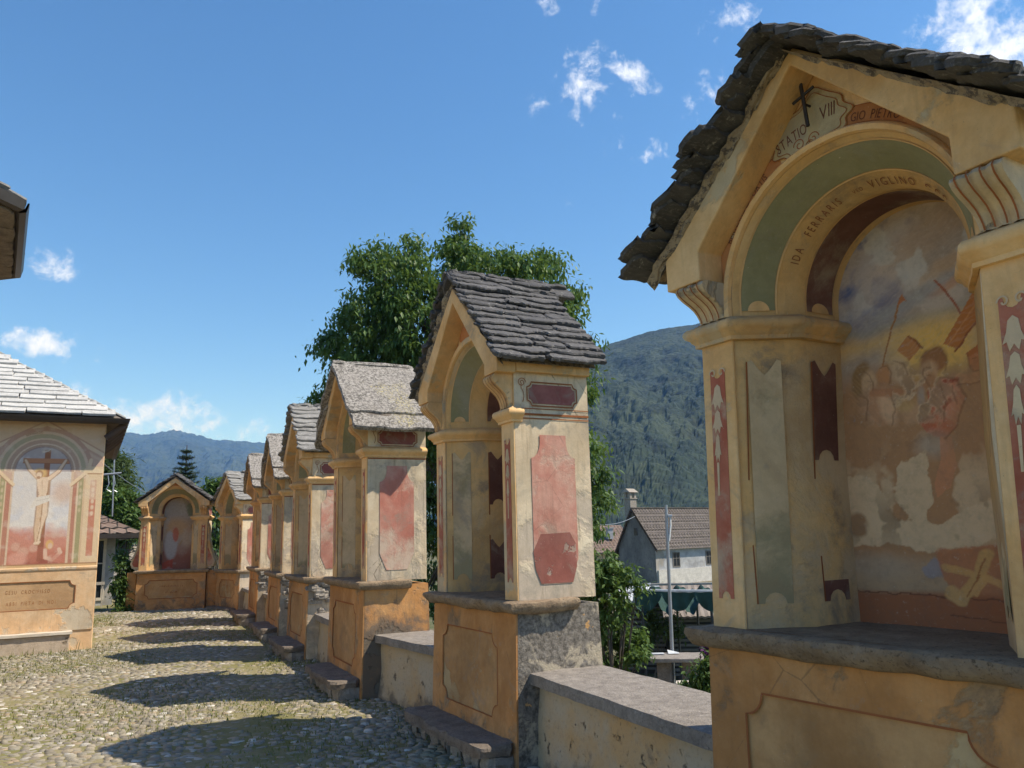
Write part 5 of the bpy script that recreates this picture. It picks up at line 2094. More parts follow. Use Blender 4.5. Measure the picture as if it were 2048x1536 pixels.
wal = [(800, 560, 75), (805, 500, 45), (750, 520, 42), (915, 495, 45), (930, 560, 75), (985, 540, 60), (1060, 560, 60), (1095, 525, 35), (740, 620, 70), (850, 650, 110), (980, 660, 110),
       (1090, 630, 62), (1130, 590, 40), (700, 680, 52), (655, 690, 30), (765, 720, 80), (690, 760, 45), (1120, 700, 50), (1160, 690, 34), (1150, 780, 50), (1160, 870, 46), (1170, 950, 42), (1192, 1000, 26), (1150, 1050, 50), (900, 800, 110),
       (1040, 820, 110), (850, 900, 80), (980, 980, 120), (860, 1040, 70), (1080, 1080, 90), (655, 800, 24), (860, 1180, 60), (1165, 1150, 40), (920, 455, 22)]
leafy('walnut_tree', 'big dark green leafy tree rising behind the middle shrines', at(935, 1250, 25).xy.to_3d() + Vector((0, 0, -1.95)), pxb(wal, 25, 1.3, 3), 1450, 60, .20, MT['leaf_dark'], 3, .34, droop=.8, spread=.36, aspect=.45)
leafy('fruit_tree', 'leafy young tree just right of the tall slate-roofed shrine, behind the low wall', at(1215, 1300, 11).xy.to_3d() + Vector((0, 0, -1.95)),
      pxb([(1205, 1110, 26), (1225, 1150, 30), (1258, 1150, 22), (1275, 1175, 14), (1215, 1200, 34), (1250, 1215, 20), (1222, 1260, 34), (1262, 1275, 30), (1240, 1310, 30), (1280, 1310, 20), (1200, 1330, 30), (1180, 1230, 40), (1190, 1150, 40)], 11, .35, 4), 260, 24, .085, MT['leaf_mid'], 4, .05, droop=.6, spread=.10, aspect=.5)
leafy('garden_bush', 'dark leafy bush close behind the coping, left of the nearest shrine', at(1420, 1400, 9.5).xy.to_3d() + Vector((0, 0, -1.95)),
      pxb([(1410, 1350, 34), (1440, 1330, 34), (1395, 1375, 24), (1450, 1380, 40), (1425, 1400, 40)], 9.5, .3, 5), 150, 26, .075, MT['leaf_mid'], 5, .03, cat='bush', droop=.5, spread=.09, aspect=.5)
leafy('flowering_bush', 'small bush of purple flowers at the foot of the nearest shrine, beyond the wall', at(1425, 1300, 14).xy.to_3d() + Vector((0, 0, -1.95)),
      pxb([(1420, 1292, 15), (1440, 1290, 15), (1432, 1302, 14)], 14, .1, 6), 40, 22, .06, MT['purple'], 6, .02, cat='bush', droop=.1, spread=.07, aspect=.8)
leafy('climbing_plant', 'green climbing plant on the mesh fence under the pergola', at(1300, 1290, 19).xy.to_3d() + Vector((0, 0, -1.95)),
      pxb([(1300, 1225, 14), (1315, 1245, 16), (1300, 1262, 16), (1335, 1258, 14), (1358, 1262, 12), (1352, 1230, 10)], 19, .2, 7), 70, 20, .10, MT['leaf_fine'], 7, .02, cat='plant', droop=.4, spread=.14)
leafy('garden_tree', 'feathery grey-green tree beside the chapel corner, above the brown roof', at(225, 1100, 40).xy.to_3d() + Vector((0, 0, -1.95)),
      pxb([(218, 915, 24), (235, 930, 22), (212, 945, 30), (250, 960, 16), (232, 975, 28), (205, 990, 30)], 40, 1, 8), 260, 24, .35, MT['leaf_fine'], 8, .2, droop=.2, spread=.4, aspect=.22)
leafy('garden_tree', 'bright green round tree low behind the brown roof', at(255, 1100, 33).xy.to_3d() + Vector((0, 0, -1.95)),
      pxb([(235, 1000, 26), (258, 1005, 20), (262, 1030, 24), (245, 1060, 24), (270, 1060, 16), (225, 1040, 26)], 33, .6, 9), 220, 26, .22, MT['leaf_mid'], 9, .16, droop=.4, spread=.3)
leafy('shrub', 'leafy shrub between the white house and the broad end shrine', at(250, 1230, 21.5).xy.to_3d() + Vector((0, 0, -1.95)),
      pxb([(248, 1130, 14), (243, 1165, 15), (252, 1195, 16), (246, 1225, 14), (258, 1150, 10), (240, 1110, 8), (238, 1245, 10)], 21.5, .3, 10), 170, 22, .10, MT['leaf_mid'], 10, .04, cat='shrub', droop=.5, spread=.14)
leafy('garden_tree', 'leafy branches showing over the roof between the two end shrines', at(432, 1150, 24).xy.to_3d() + Vector((0, 0, -1.95)),
      pxb([(428, 968, 9), (420, 985, 11), (440, 985, 9), (448, 962, 8), (432, 1010, 12), (440, 1040, 12), (436, 1080, 14), (415, 960, 4)], 24, .2, 11), 90, 18, .16, MT['leaf_dark'], 11, .07, droop=.5, spread=.16)


def conifer():
    base = at(363, 1120, 34)
    base.z = -1.95
    top = at(363, 890, 34)
    H = top.z - base.z
    t = thing('conifer', 'dark spiky conifer standing behind the broad end shrine', 'tree', tuple(base), 0, 'trees and shrubs')
    mb = MB()
    mb.tube([(0, 0, 0), (0, 0, H)], .14, 8, r2=.015)
    rs = random.Random(3)
    V, k = [], 0
    z = 1.0
    while z < H - .1:
        L_ = .12 + (H - z) * .29
        n = 9
        for i in range(n):
            a = 2 * PI * i / n + rs.uniform(-.4, .4)
            l = L_ * rs.uniform(.7, 1.15)
            up = rs.uniform(.05, .35)
            d = Vector((math.cos(a), math.sin(a), up)).normalized()
            mb.tube([(0, 0, z), Vector((0, 0, z)) + d * l], .018, 4, r2=.004)
            m = int(l / .045)
            for j in range(m):
                p = Vector((0, 0, z)) + d * l * (j + 1) / m
                for q in range(13):
                    dd = Vector((rs.gauss(0, 1), rs.gauss(0, 1), rs.gauss(.1, .6))).normalized()
                    dd = (dd + d * .7).normalized()
                    s_ = Vector((-dd.y, dd.x, rs.uniform(-.5, .5))).normalized()
                    ll = rs.uniform(.07, .15) * (1.1 - .4 * j / m)
                    V += [p, p + dd * ll * .5 + s_ * .012, p + dd * ll, p + dd * ll * .5 - s_ * .012]
        z += rs.uniform(.18, .27)
    mb.build('trunk', [MT['bark']], t)
    bigmesh('crown', [tuple(v) for v in V], np.arange(len(V)).reshape(-1, 4), MT['needle'], t)


conifer()


# ------------------------------------------------------------------ chapel on the left
MT['chapel'] = plaster('chapel_plaster', (0.70, 0.46, 0.26), (0.72, 0.53, 0.34), worn=(0.66, 0.56, 0.42), wz=(0.0, .9), wamt=.05, wscale=2.4, streak=.3)
MT['chapel_panel'] = plaster('chapel_panel_plaster', (0.53, 0.335, 0.18), (0.57, 0.385, 0.22), wscale=2.2, streak=.15)
MT['gutter'] = flat('gutter_metal', (0.075, 0.065, 0.06), .45, .1, .4)
MT['bench'] = plaster('bench_render', (0.50, 0.40, 0.31), (0.56, 0.46, 0.36), worn=(.35, .28, .2), wscale=4, streak=.4, bumpd=.012)
MT['pale_slab'] = stone('pale_stone_slab', (0.50, 0.44, 0.36), (0.62, 0.56, 0.48), None, 7, .006)


def chapel_mural(cv):
    cv.n1 *= .35
    cv.wx = cv.x + cv.n1 * .02
    cv.wy = cv.y + cv.n2 * .01
    n = fbm(cv.h, cv.w, 6, 201)
    n2 = fbm(cv.h, cv.w, 18, 202)
    ox = 2.6 - .79          # centre line of the painted niche
    cv.c[:] = (.66, .47, .30)
    # painted gable moulding, rose ground between it and the arch
    cv.poly([(ox - .85, 1.62), (ox, 2.20), (ox + .85, 1.62), (ox + .85, 1.30), (ox - .85, 1.30)], (.52, .32, .25), warp=False)
    for o, w, c in ((0, .05, (.70, .55, .38)), (.045, .02, (.40, .20, .15)), (-.05, .02, (.45, .25, .18)), (-.10, .035, (.60, .42, .30))):
        cv.line([(ox - .95, 1.58 + o), (ox, 2.14 + o), (ox + .95, 1.58 + o)], w, c, 1, .3, False)
    cyy = 1.42
    for r0, r1, c in ((.60, .66, (.44, .22, .17)), (.56, .60, (.66, .50, .36)), (.50, .56, (.34, .32, .19)), (.475, .50, (.68, .52, .36)), (.42, .475, (.42, .25, .19)), (.40, .42, (.70, .56, .42)), (.37, .40, (.36, .22, .17))):
        cv.arc(ox, cyy, r0, r1, c)
    cv.c[:] = cv.c * .62 + np.array((.68, .53, .38)) * .38
    # picture
    cv.rect(ox - .37, .05, ox + .37, cyy, (.66, .61, .56))
    cv.arc(ox, cyy, 0, .37, (.46, .40, .38))
    ins = ((abs(cv.x - ox) < .37) & (cv.y > .05) & (cv.y < cyy)) | ((np.hypot(cv.x - ox, cv.y - cyy) < .37) & (cv.y >= cyy))
    save = cv.c.copy()
    cv.fill(np.clip((n - .45) * 6, 0, 1), (.74, .69, .63), .9)
    cv.fill(np.clip((n2 - .5) * 6, 0, 1) * (cv.y < 1.2), (.54, .55, .60), .5)
    cv.ell(ox + .28, 1.10, .16, .16, (.62, .44, .33), .8, .9)
    cv.fill(np.clip((.60 - cv.y + (n - .5) * .35) * 9, 0, 1), (.56, .24, .17), .95)
    cv.fill(np.clip((.33 - cv.y + (n2 - .5) * .2) * 9, 0, 1), (.48, .17, .11), .8)
    cv.poly([(ox - .25, .06), (ox - .05, .18), (ox + .3, .06)], (.34, .11, .08), 1)
    # mourners
    for (a, b, r_) in ((-.28, .32, .055), (-.18, .24, .07), (-.05, .29, .055)):
        cv.ell(ox + a, b, r_, r_ * 1.1, (.60, .35, .26), .95, .4)
    cv.ell(ox - .24, .14, .13, .10, (.64, .33, .25), .9, .5)
    cv.ell(ox - .04, .16, .09, .08, (.48, .19, .13), .8, .6)
    cv.ell(ox + .15, .34, .050, .065, (.66, .40, .16), 1, .4)
    cv.ell(ox + .16, .32, .032, .042, (.68, .47, .34), 1, .4)
    cv.line([(ox + .10, .26), (ox + .11, .15), (ox + .20, .12), (ox + .30, .22), (ox + .28, .27)], .050, (.68, .46, .34), 1, .3)
    cv.ell(ox + .24, .14, .1, .07, (.52, .22, .16), .7, .6)
    # the cross and the figure on it
    cv.rect(ox + .00, .30, ox + .075, 1.74, (.34, .16, .09))
    cv.fill(((cv.x > ox) & (cv.x < ox + .075) & (cv.y < .5) & (cv.y > .1)).astype(float), (.30, .11, .07), .7)
    cv.rect(ox - .27, 1.535, ox + .33, 1.61, (.50, .25, .14))
    cv.line([(ox - .27, 1.54), (ox + .33, 1.54)], .012, (.32, .14, .08), 1, .3, False)
    cv.poly([(ox - .03, 1.69), (ox + .05, 1.72), (ox + .09, 1.78), (ox + .04, 1.73), (ox - .04, 1.72)], (.64, .56, .46), 1, False)
    sk, skd = (.74, .56, .40), (.40, .24, .14)
    cv.line([(ox - .245, 1.58), (ox - .175, 1.44), (ox - .05, 1.31)], .050, skd, .9, .4, w2=.075)
    cv.line([(ox + .285, 1.59), (ox + .195, 1.42), (ox + .08, 1.31)], .050, skd, .9, .4, w2=.075)
    cv.line([(ox + .05, 1.30), (ox + .06, 1.0), (ox + .06, .78), (ox + .01, .56), (ox, .36)], .108, skd, .8, .3, False, w2=.06)
    cv.line([(ox - .03, 1.30), (ox - .02, 1.0), (ox - .03, .78), (ox - .04, .56), (ox - .02, .36)], .10, skd, .8, .3, False, w2=.055)
    cv.ell(ox - .04, 1.39, .085, .075, (.66, .44, .19), .9, .5)
    cv.line([(ox - .24, 1.58), (ox - .17, 1.44), (ox - .05, 1.31)], .030, sk, 1, .25, w2=.055)
    cv.line([(ox + .28, 1.59), (ox + .19, 1.42), (ox + .08, 1.31)], .030, sk, 1, .25, w2=.055)
    cv.poly([(ox - .08, 1.33), (ox + .10, 1.33), (ox + .085, 1.18), (ox + .06, 1.08), (ox + .08, 1.0), (ox - .045, 1.0), (ox - .035, 1.08), (ox - .06, 1.18)], sk, 1, False)
    cv.line([(ox + .085, 1.28), (ox + .075, 1.02)], .022, skd, .8, .5)
    cv.line([(ox - .01, 1.28), (ox + .01, 1.05)], .012, skd, .5, .6)
    cv.ell(ox + .005, 1.12, .035, .05, (.72, .56, .40), .8, .6)
    cv.ell(ox - .05, 1.375, .048, .060, skd, 1, .3)
    cv.ell(ox - .055, 1.36, .036, .044, sk, 1, .35)
    cv.ell(ox - .06, 1.325, .025, .022, (.40, .23, .13), .9, .4)
    cv.line([(ox + .045, 1.0), (ox + .055, .78), (ox + .01, .56), (ox - .00, .36)], .078, sk, 1, .25, False, w2=.035)
    cv.line([(ox - .01, 1.0), (ox - .02, .78), (ox - .035, .56), (ox - .02, .36)], .070, (.66, .47, .31), 1, .25, False, w2=.035)
    cv.line([(ox + .02, .95), (ox + .015, .62), (ox - .015, .38)], .012, skd, .8, .5, False)
    cv.line([(ox - .04, .36), (ox + .02, .38)], .032, sk, 1, .3, False)
    cv.poly([(ox - .075, 1.03), (ox + .10, 1.07), (ox + .115, .98), (ox + .02, .94), (ox - .07, .90), (ox - .15, .86), (ox - .11, .95)], (.70, .63, .54), 1, False)
    cv.line([(ox - .06, .98), (ox + .1, 1.02)], .008, (.50, .42, .34), .8, .5)
    cv.c = np.where(ins[..., None], cv.c, save)
    cv.arc(ox, cyy, .355, .37, (.30, .20, .17), .7)
    # painted jambs and pilasters either side
    for sx in (1, -1):
        X = lambda a, b: (ox + min(sx * a, sx * b), ox + max(sx * a, sx * b))

        def st(a, b, y0, y1, c):
            x0, x1 = X(a, b)
            cv.rect(x0, y0, x1, y1, c)
        st(.37, .40, .05, 1.42, (.64, .48, .34))
        st(.40, .455, .05, 1.30, (.46, .22, .15))
        st(.455, .475, .05, 1.34, (.66, .49, .33))
        st(.475, .535, .05, 1.36, (.36, .32, .17))
        st(.535, .56, .05, 1.40, (.62, .44, .28))
        st(.56, .80, .05, 1.50, (.70, .53, .34) if sx > 0 else (.76, .68, .58))
        st(.635, .715, .16, 1.30, (.54, .23, .15))
        st(.635, .715, 1.0, 1.30, (.62, .40, .28))
        for q in range(6):
            cv.ell(ox + sx * .675, 1.24 - q * .09, .022, .034, (.72, .56, .40), .85, .5)
        st(.54, .82, 1.40, 1.47, (.74, .58, .38))
        st(.54, .82, 1.385, 1.40, (.42, .25, .14))
        x0, x1 = X(.37, .56)
        cv.line([(ox + sx * .38, 1.22), (ox + sx * .56, 1.40)], .055, (.74, .56, .36), 1, .3, False)
        cv.line([(ox + sx * .38, 1.19), (ox + sx * .56, 1.365)], .012, (.38, .22, .13), 1, .3, False)
        cv.line([(ox + sx * .60, 1.47), (ox + sx * .62, 1.60)], .05, (.72, .56, .38), 1, .3, False)
        for q in range(5):
            cv.ell(ox + sx * .505, 1.24 - q * .1, .016, .034, (.58, .46, .30), .8, .5)
    cv.rect(0, 0, cv.W, .055, (.62, .42, .22))
    cv.rect(0, .05, cv.W, .062, (.40, .22, .12))
    cv.fill(np.clip((fbm(cv.h, cv.w, 14, 207) - .62) * 8, 0, 1), (.70, .60, .48), .3)


def chapel():
    C = (-6.34, 12.35)
    t = thing('chapel', 'ochre chapel with a painted crucifixion and pale slab roof, at the left edge', 'chapel', (C[0], C[1], 0), R(28))
    Lx, Ly, zt = 6.2, 5.2, 3.42
    w = MB()
    w.box(-Lx, 0, -.3, 0, Ly, zt)
    wo = w.build('wall', [MT['chapel']], t, bevel=.012)
    cv = Canvas(2.6, 2.22, .0085, 300)
    chapel_mural(cv)
    cv.mesh('mural', lambda x, z: (x - 2.6 - .012, np.full_like(x, -.004), z + 1.19), MT['mural_clean'], wo)
    c = MB()
    sweep(c, [(-Lx, -.002), (-.0, -.002)][::-1], [(0, 1.135), (.012, 1.14), (.022, 1.165), (.022, 1.19), (.006, 1.205), (0, 1.205)])
    c.build('string_course', [MT['chapel']], wo)
    # recessed inscription panel
    pan = notched(-3.1, .60, -.27, 1.0, .075)
    fb = MB()
    fb.plate([(-Lx + .01, .285), (-.012, .285), (-.012, 1.134), (-Lx + .01, 1.134)], [pan], y0=-.016, y1=-.001)
    fb.build('plinth_front', [MT['chapel']], wo)
    pb = MB()
    pb.plate(notched(-3.105, .595, -.265, 1.005, .075), y0=-.004, y1=-.0012)
    po = pb.build('inscription_panel', [MT['chapel_panel']], wo)
    ed = MB()
    ribbon_line(ed, pan, .010, lambda x, z: (x, -.0172, z), closed=True)
    ed.build('painted_line', [MT['line']], po)
    for li, (txt, zz, xe) in enumerate((('GESU CROCIFISSO', .835, -.58), ('ABBI PIETA DI NOI', .675, -.50))):
        tx = MB()
        L_ = letters(tx, txt, .075, None, .22, .62, .55)
        letters(tx, txt, .075, lambda s, up: (xe - L_ + s, -.0052, zz + up), .22, .62, .55)
        tx.build('inscription', [MT['orange_ink']], po)
    tx = arc_letters('BERNARDO', .042, .572, 116, 1.19 + 1.42, -.0062, cx=-.802, narrow=.8, spacing=.2)
    tx.build('inscription', [MT['ink2']], wo)
    # bench
    b = MB()
    b.box(-4.2, -.20, -.05, -.30, 0, .245)
    bo = b.build('bench', [MT['bench']], t, bevel=.012)
    b = MB()
    rough_slab(b, Vector((-4.22, -.235, .265)), Vector((1, 0, 0)), Vector((0, 1, 0)), Vector((0, 0, 1)), 3.95, .235, .04, 5, 40, 3, .006, .003)
    b.build('bench_slab', [MT['pale_slab']], bo, smooth=40)
    # hip roof of pale stone slabs
    ov = .22
    z0 = zt - .01
    ez = z0
    xa, xb, ya, yb = -Lx - ov, ov, -ov, Ly + ov
    hy = (yb - ya) / 2
    rz = ez + hy * .68
    ymid = (ya + yb) / 2
    r = MB()
    e4 = [Vector((xa, ya, ez)), Vector((xb, ya, ez)), Vector((xb, yb, ez)), Vector((xa, yb, ez))]
    ra, rb2 = Vector((xa + hy, ymid, rz)), Vector((xb - hy, ymid, rz))
    core = MB()
    core.add([e4[0], e4[1], e4[2], e4[3], ra, rb2] + [v - Vector((0, 0, .06)) for v in e4], [(0, 1, 5, 4), (1, 2, 5), (2, 3, 4, 5), (3, 0, 4), (0, 1, 7, 6), (1, 2, 8, 7), (2, 3, 9, 8), (3, 0, 6, 9), (6, 7, 8, 9)])
    ro = core.build('roof_deck', [MT['plank']], t)
    slab_roof(r, ra, rb2, e4[0], e4[1], 21, .032, 61, nmin=8, nmax=13, nu=16, nv=2, edge=.010, vary=.03, exposed=1.6, skew=.02)
    slab_roof(r, rb2, rb2 + Vector((0, .05, 0)), e4[1], e4[2], 21, .032, 62, nmin=6, nmax=8, nu=12, nv=2, edge=.010, vary=.03, exposed=1.6, skew=.02)
    slab_roof(r, rb2, ra, e4[2], e4[3], 12, .045, 63, nmin=5, nmax=6, nu=8, nv=2, edge=.010, vary=.03, exposed=1.6, skew=.02)
    r.build('roof', [MT['slate_white']], t, smooth=38)
    g = MB()
    gp = [(0.0, .0), (.0, -.075), (-.06, -.10), (-.075, -.10), (-.10, -.02), (-.10, 0)]
    sweep(g, [(xb + .0, yb), (xb + .0, ya + .0), (xa, ya + .0)], [(.0, ez - .075), (.045, ez - .085), (.085, ez - .055), (.10, ez - .002), (.088, ez - .002), (.07, ez - .045), (.04, ez - .06), (0, ez - .055)])
    g.build('gutter', [MT['gutter']], ro, smooth=50)
    for i in range(5):
        q = MB()
        y = -.14 + i * .5
        q.tube([(0, y, ez - .30), (.10, y - .0, ez - .22), (.20, y, ez - .12), (.26, y, ez - .07)], .055, 8)
        q.build('rafter', [MT['wood']], ro, smooth=60)
    return t


MT['wood'] = flat('dark_timber', (0.10, 0.065, 0.045), .8)
MT['pale_wood'] = flat('pale_planks', (0.42, 0.38, 0.33), .85)
chapel()


def octagon_roof():
    A, B = Vector((-4.40, 6.72)), Vector((-5.50, 8.44))
    s = (B - A).length
    d = (B - A).normalized()
    inn = Vector((-d.y, d.x))
    if inn.x > 0:
        inn = -inn
    Cn = (A + B) / 2 + inn * (s / 2 / math.tan(R(22.5)))
    Rr = s / 2 / math.sin(R(22.5))
    t = thing('octagonal_building', 'corner of an eight-sided building with stone roof and gutter, high at the upper left', 'building', (Cn.x, Cn.y, 0), 0)
    a0 = math.atan2(A.y - Cn.y, A.x - Cn.x)
    ang = [a0 + i * PI / 4 for i in range(8)]
    ez = 4.50
    V = [Vector((Rr * math.cos(a), Rr * math.sin(a), ez)) for a in ang]
    w = MB()
    rw = Rr - .34
    P = [(rw * math.cos(a), rw * math.sin(a)) for a in ang]
    v = [(x, y, -.3) for x, y in P] + [(x, y, ez - .01) for x, y in P]
    w.add(v, [(i, (i + 1) % 8, 8 + (i + 1) % 8, 8 + i) for i in range(8)] + [tuple(range(8)), tuple(range(8, 16))])
    w.build('wall', [MT['cream']], t)
    c = MB()
    P2 = [(rw * math.cos(a), rw * math.sin(a)) for a in ang]
    sweep(c, (P2 + P2[:1])[::-1], [(0, ez - .34), (.06, ez - .32), (.07, ez - .22), (.12, ez - .16), (.14, ez - .03), (0, ez - .03)], caps=False)
    c.build('cornice', [MT['yellow']], t, smooth=40)
    r = MB()
    for i in range(8):
        j = (i + 1) % 8
        if i in (0, 7, 1):
            top = Vector((0, 0, ez + Rr * .62))
            slab_roof(r, top, top + (V[j] - V[i]) * .01, V[i], V[j], 9, .06, 80 + i, nmin=2, nmax=3, nu=8, nv=2, edge=.03, vary=.03, exposed=1.6)
    deck = MB()
    deck.add([v + Vector((0, 0, .0)) for v in V] + [Vector((0, 0, ez + Rr * .60))] + [v - Vector((0, 0, .05)) for v in V],
             [(i, (i + 1) % 8, 8) for i in range(8)] + [(i, (i + 1) % 8, 9 + (i + 1) % 8, 9 + i) for i in range(8)] + [tuple(range(9, 17))])
    do = deck.build('soffit', [MT['plank']], t)
    # stone slabs seen from below
    for i in (0, 7, 1):
        j = (i + 1) % 8
        sb = MB()
        n = 5
        for k in range(n):
            a, b = V[i].lerp(V[j], k / n), V[i].lerp(V[j], (k + 1) / n)
            U = (b - a).normalized()
            W_ = (-(V[i] + V[j]).normalized())
            W_ = Vector((W_.x, W_.y, 0)).normalized()
            rough_slab(sb, a + Vector((0, 0, -.075)) + U * .01, U, W_, Vector((0, 0, 1)), (b - a).length - .02, .30, .035, 200 + i * 9 + k, 5, 4, .012, .006)
        sb.build('soffit_slabs', [MT['step']], do, smooth=40)
    r.build('roof', [MT['slate_grey']], t, smooth=38)
    g = MB()
    VV = [(v.x, v.y) for v in V]
    sweep(g, (VV + VV[:1])[::-1], [(.0, ez - .05), (.035, ez - .075), (.085, ez - .06), (.105, ez + .03), (.09, ez + .03), (.07, ez - .03), (.0, ez - .03)], caps=False)
    g.build('gutter', [MT['gutter']], t, smooth=50)


octagon_roof()


# ------------------------------------------------------------------ houses
MT['brown_tile'] = None


def tile_mat(name, c1, c2, row, colw):
    M = Mat(name, .85)
    br = M.N.new('ShaderNodeTexBrick')
    br.inputs['Scale'].default_value = 1.0
    br.inputs['Brick Width'].default_value = colw
    br.inputs['Row Height'].default_value = row
    br.inputs['Mortar Size'].default_value = .02
    br.inputs['Color1'].default_value = c1 + (1,)
    br.inputs['Color2'].default_value = c2 + (1,)
    br.inputs['Mortar'].default_value = (.04, .035, .03, 1)
    M.L.new(M.raw, br.inputs['Vector'])
    M.color(M.mix(M.ramp(M.noise(2.5, 6, .6), .4, .7, 0, .5), br.outputs['Color'], (.14, .12, .10)))
    return M.m


MT['brown_tile'] = tile_mat('brown_tiles', (.12, .10, .09), (.165, .14, .125), .22, .3)
MT['rust_tile'] = tile_mat('rust_brown_tiles', (.20, .135, .105), (.25, .18, .145), .3, .4)
MT['grey_render'] = stone('grey_render', (0.13, 0.12, 0.11), (0.24, 0.22, 0.20), (0.08, 0.075, 0.07), 1.2, .02, stretch=(1, 1, .6))
MT['white_render'] = plaster('white_render', (0.36, 0.37, 0.385), (0.46, 0.465, 0.47), worn=(0.42, 0.38, 0.33), wscale=.6, streak=.3)
MT['rough_white'] = stone('rough_white_render', (0.44, 0.42, 0.38), (0.60, 0.57, 0.52), (0.24, 0.22, 0.19), 2.2, .03)
MT['glass_dark'] = flat('dark_window', (0.02, 0.024, 0.03), .15, .1)


def tiled_slope(mb, a, b, c, d, rows, cols, h=.05):
    """pantile slope a(ridge left) b(ridge right) c(eave right) d(eave left): rows of half-round tiles"""
    a, b, c, d = map(Vector, (a, b, c, d))
    N = (b - a).cross(d - a).normalized()
    if N.z < 0:
        N = -N
    V, F = [], []
    sub = 4
    for r_ in range(rows):
        for e, t in ((0, r_ / rows), (1, (r_ + 1.0) / rows)):
            l0, l1 = a.lerp(d, t), b.lerp(c, t)
            for k in range(cols * sub + 1):
                f = k / (cols * sub)
                V.append(l0.lerp(l1, f) + N * (h * .5 * (1 + math.cos(2 * PI * (k % sub) / sub)) + (h * .55 if e else 0)))
        o = r_ * 2 * (cols * sub + 1)
        m = cols * sub + 1
        for k in range(cols * sub):
            F.append((o + k, o + k + 1, o + m + k + 1, o + m + k))
            if r_ < rows - 1:
                F.append((o + m + k, o + m + k + 1, o + 2 * m + k + 1, o + 2 * m + k))
    mb.add(V, F)


def window(parent, x, z, w, h, fmat, y=0.0, bars=True):
    f = MB()
    f.plate([(x - .07, z - .07), (x + w + .07, z - .07), (x + w + .07, z + h + .07), (x - .07, z + h + .07)], [[(x, z), (x + w, z), (x + w, z + h), (x, z + h)]], y0=y - .035, y1=y - .003)
    if bars:
        f.box(x + w / 2 - .02, y - .028, z, x + w / 2 + .02, y - .010, z + h)
        f.box(x, y - .027, z + h * .6 - .015, x + w / 2 - .0205, y - .011, z + h * .6 + .015)
        f.box(x + w / 2 + .0205, y - .027, z + h * .6 - .015, x + w, y - .011, z + h * .6 + .015)
    fo = f.build('window', [fmat], parent)
    g = MB()
    g.box(x, y - .009, z, x + w, y - .004, z + h)
    g.build('pane', [MT['glass_dark']], fo)
    return fo


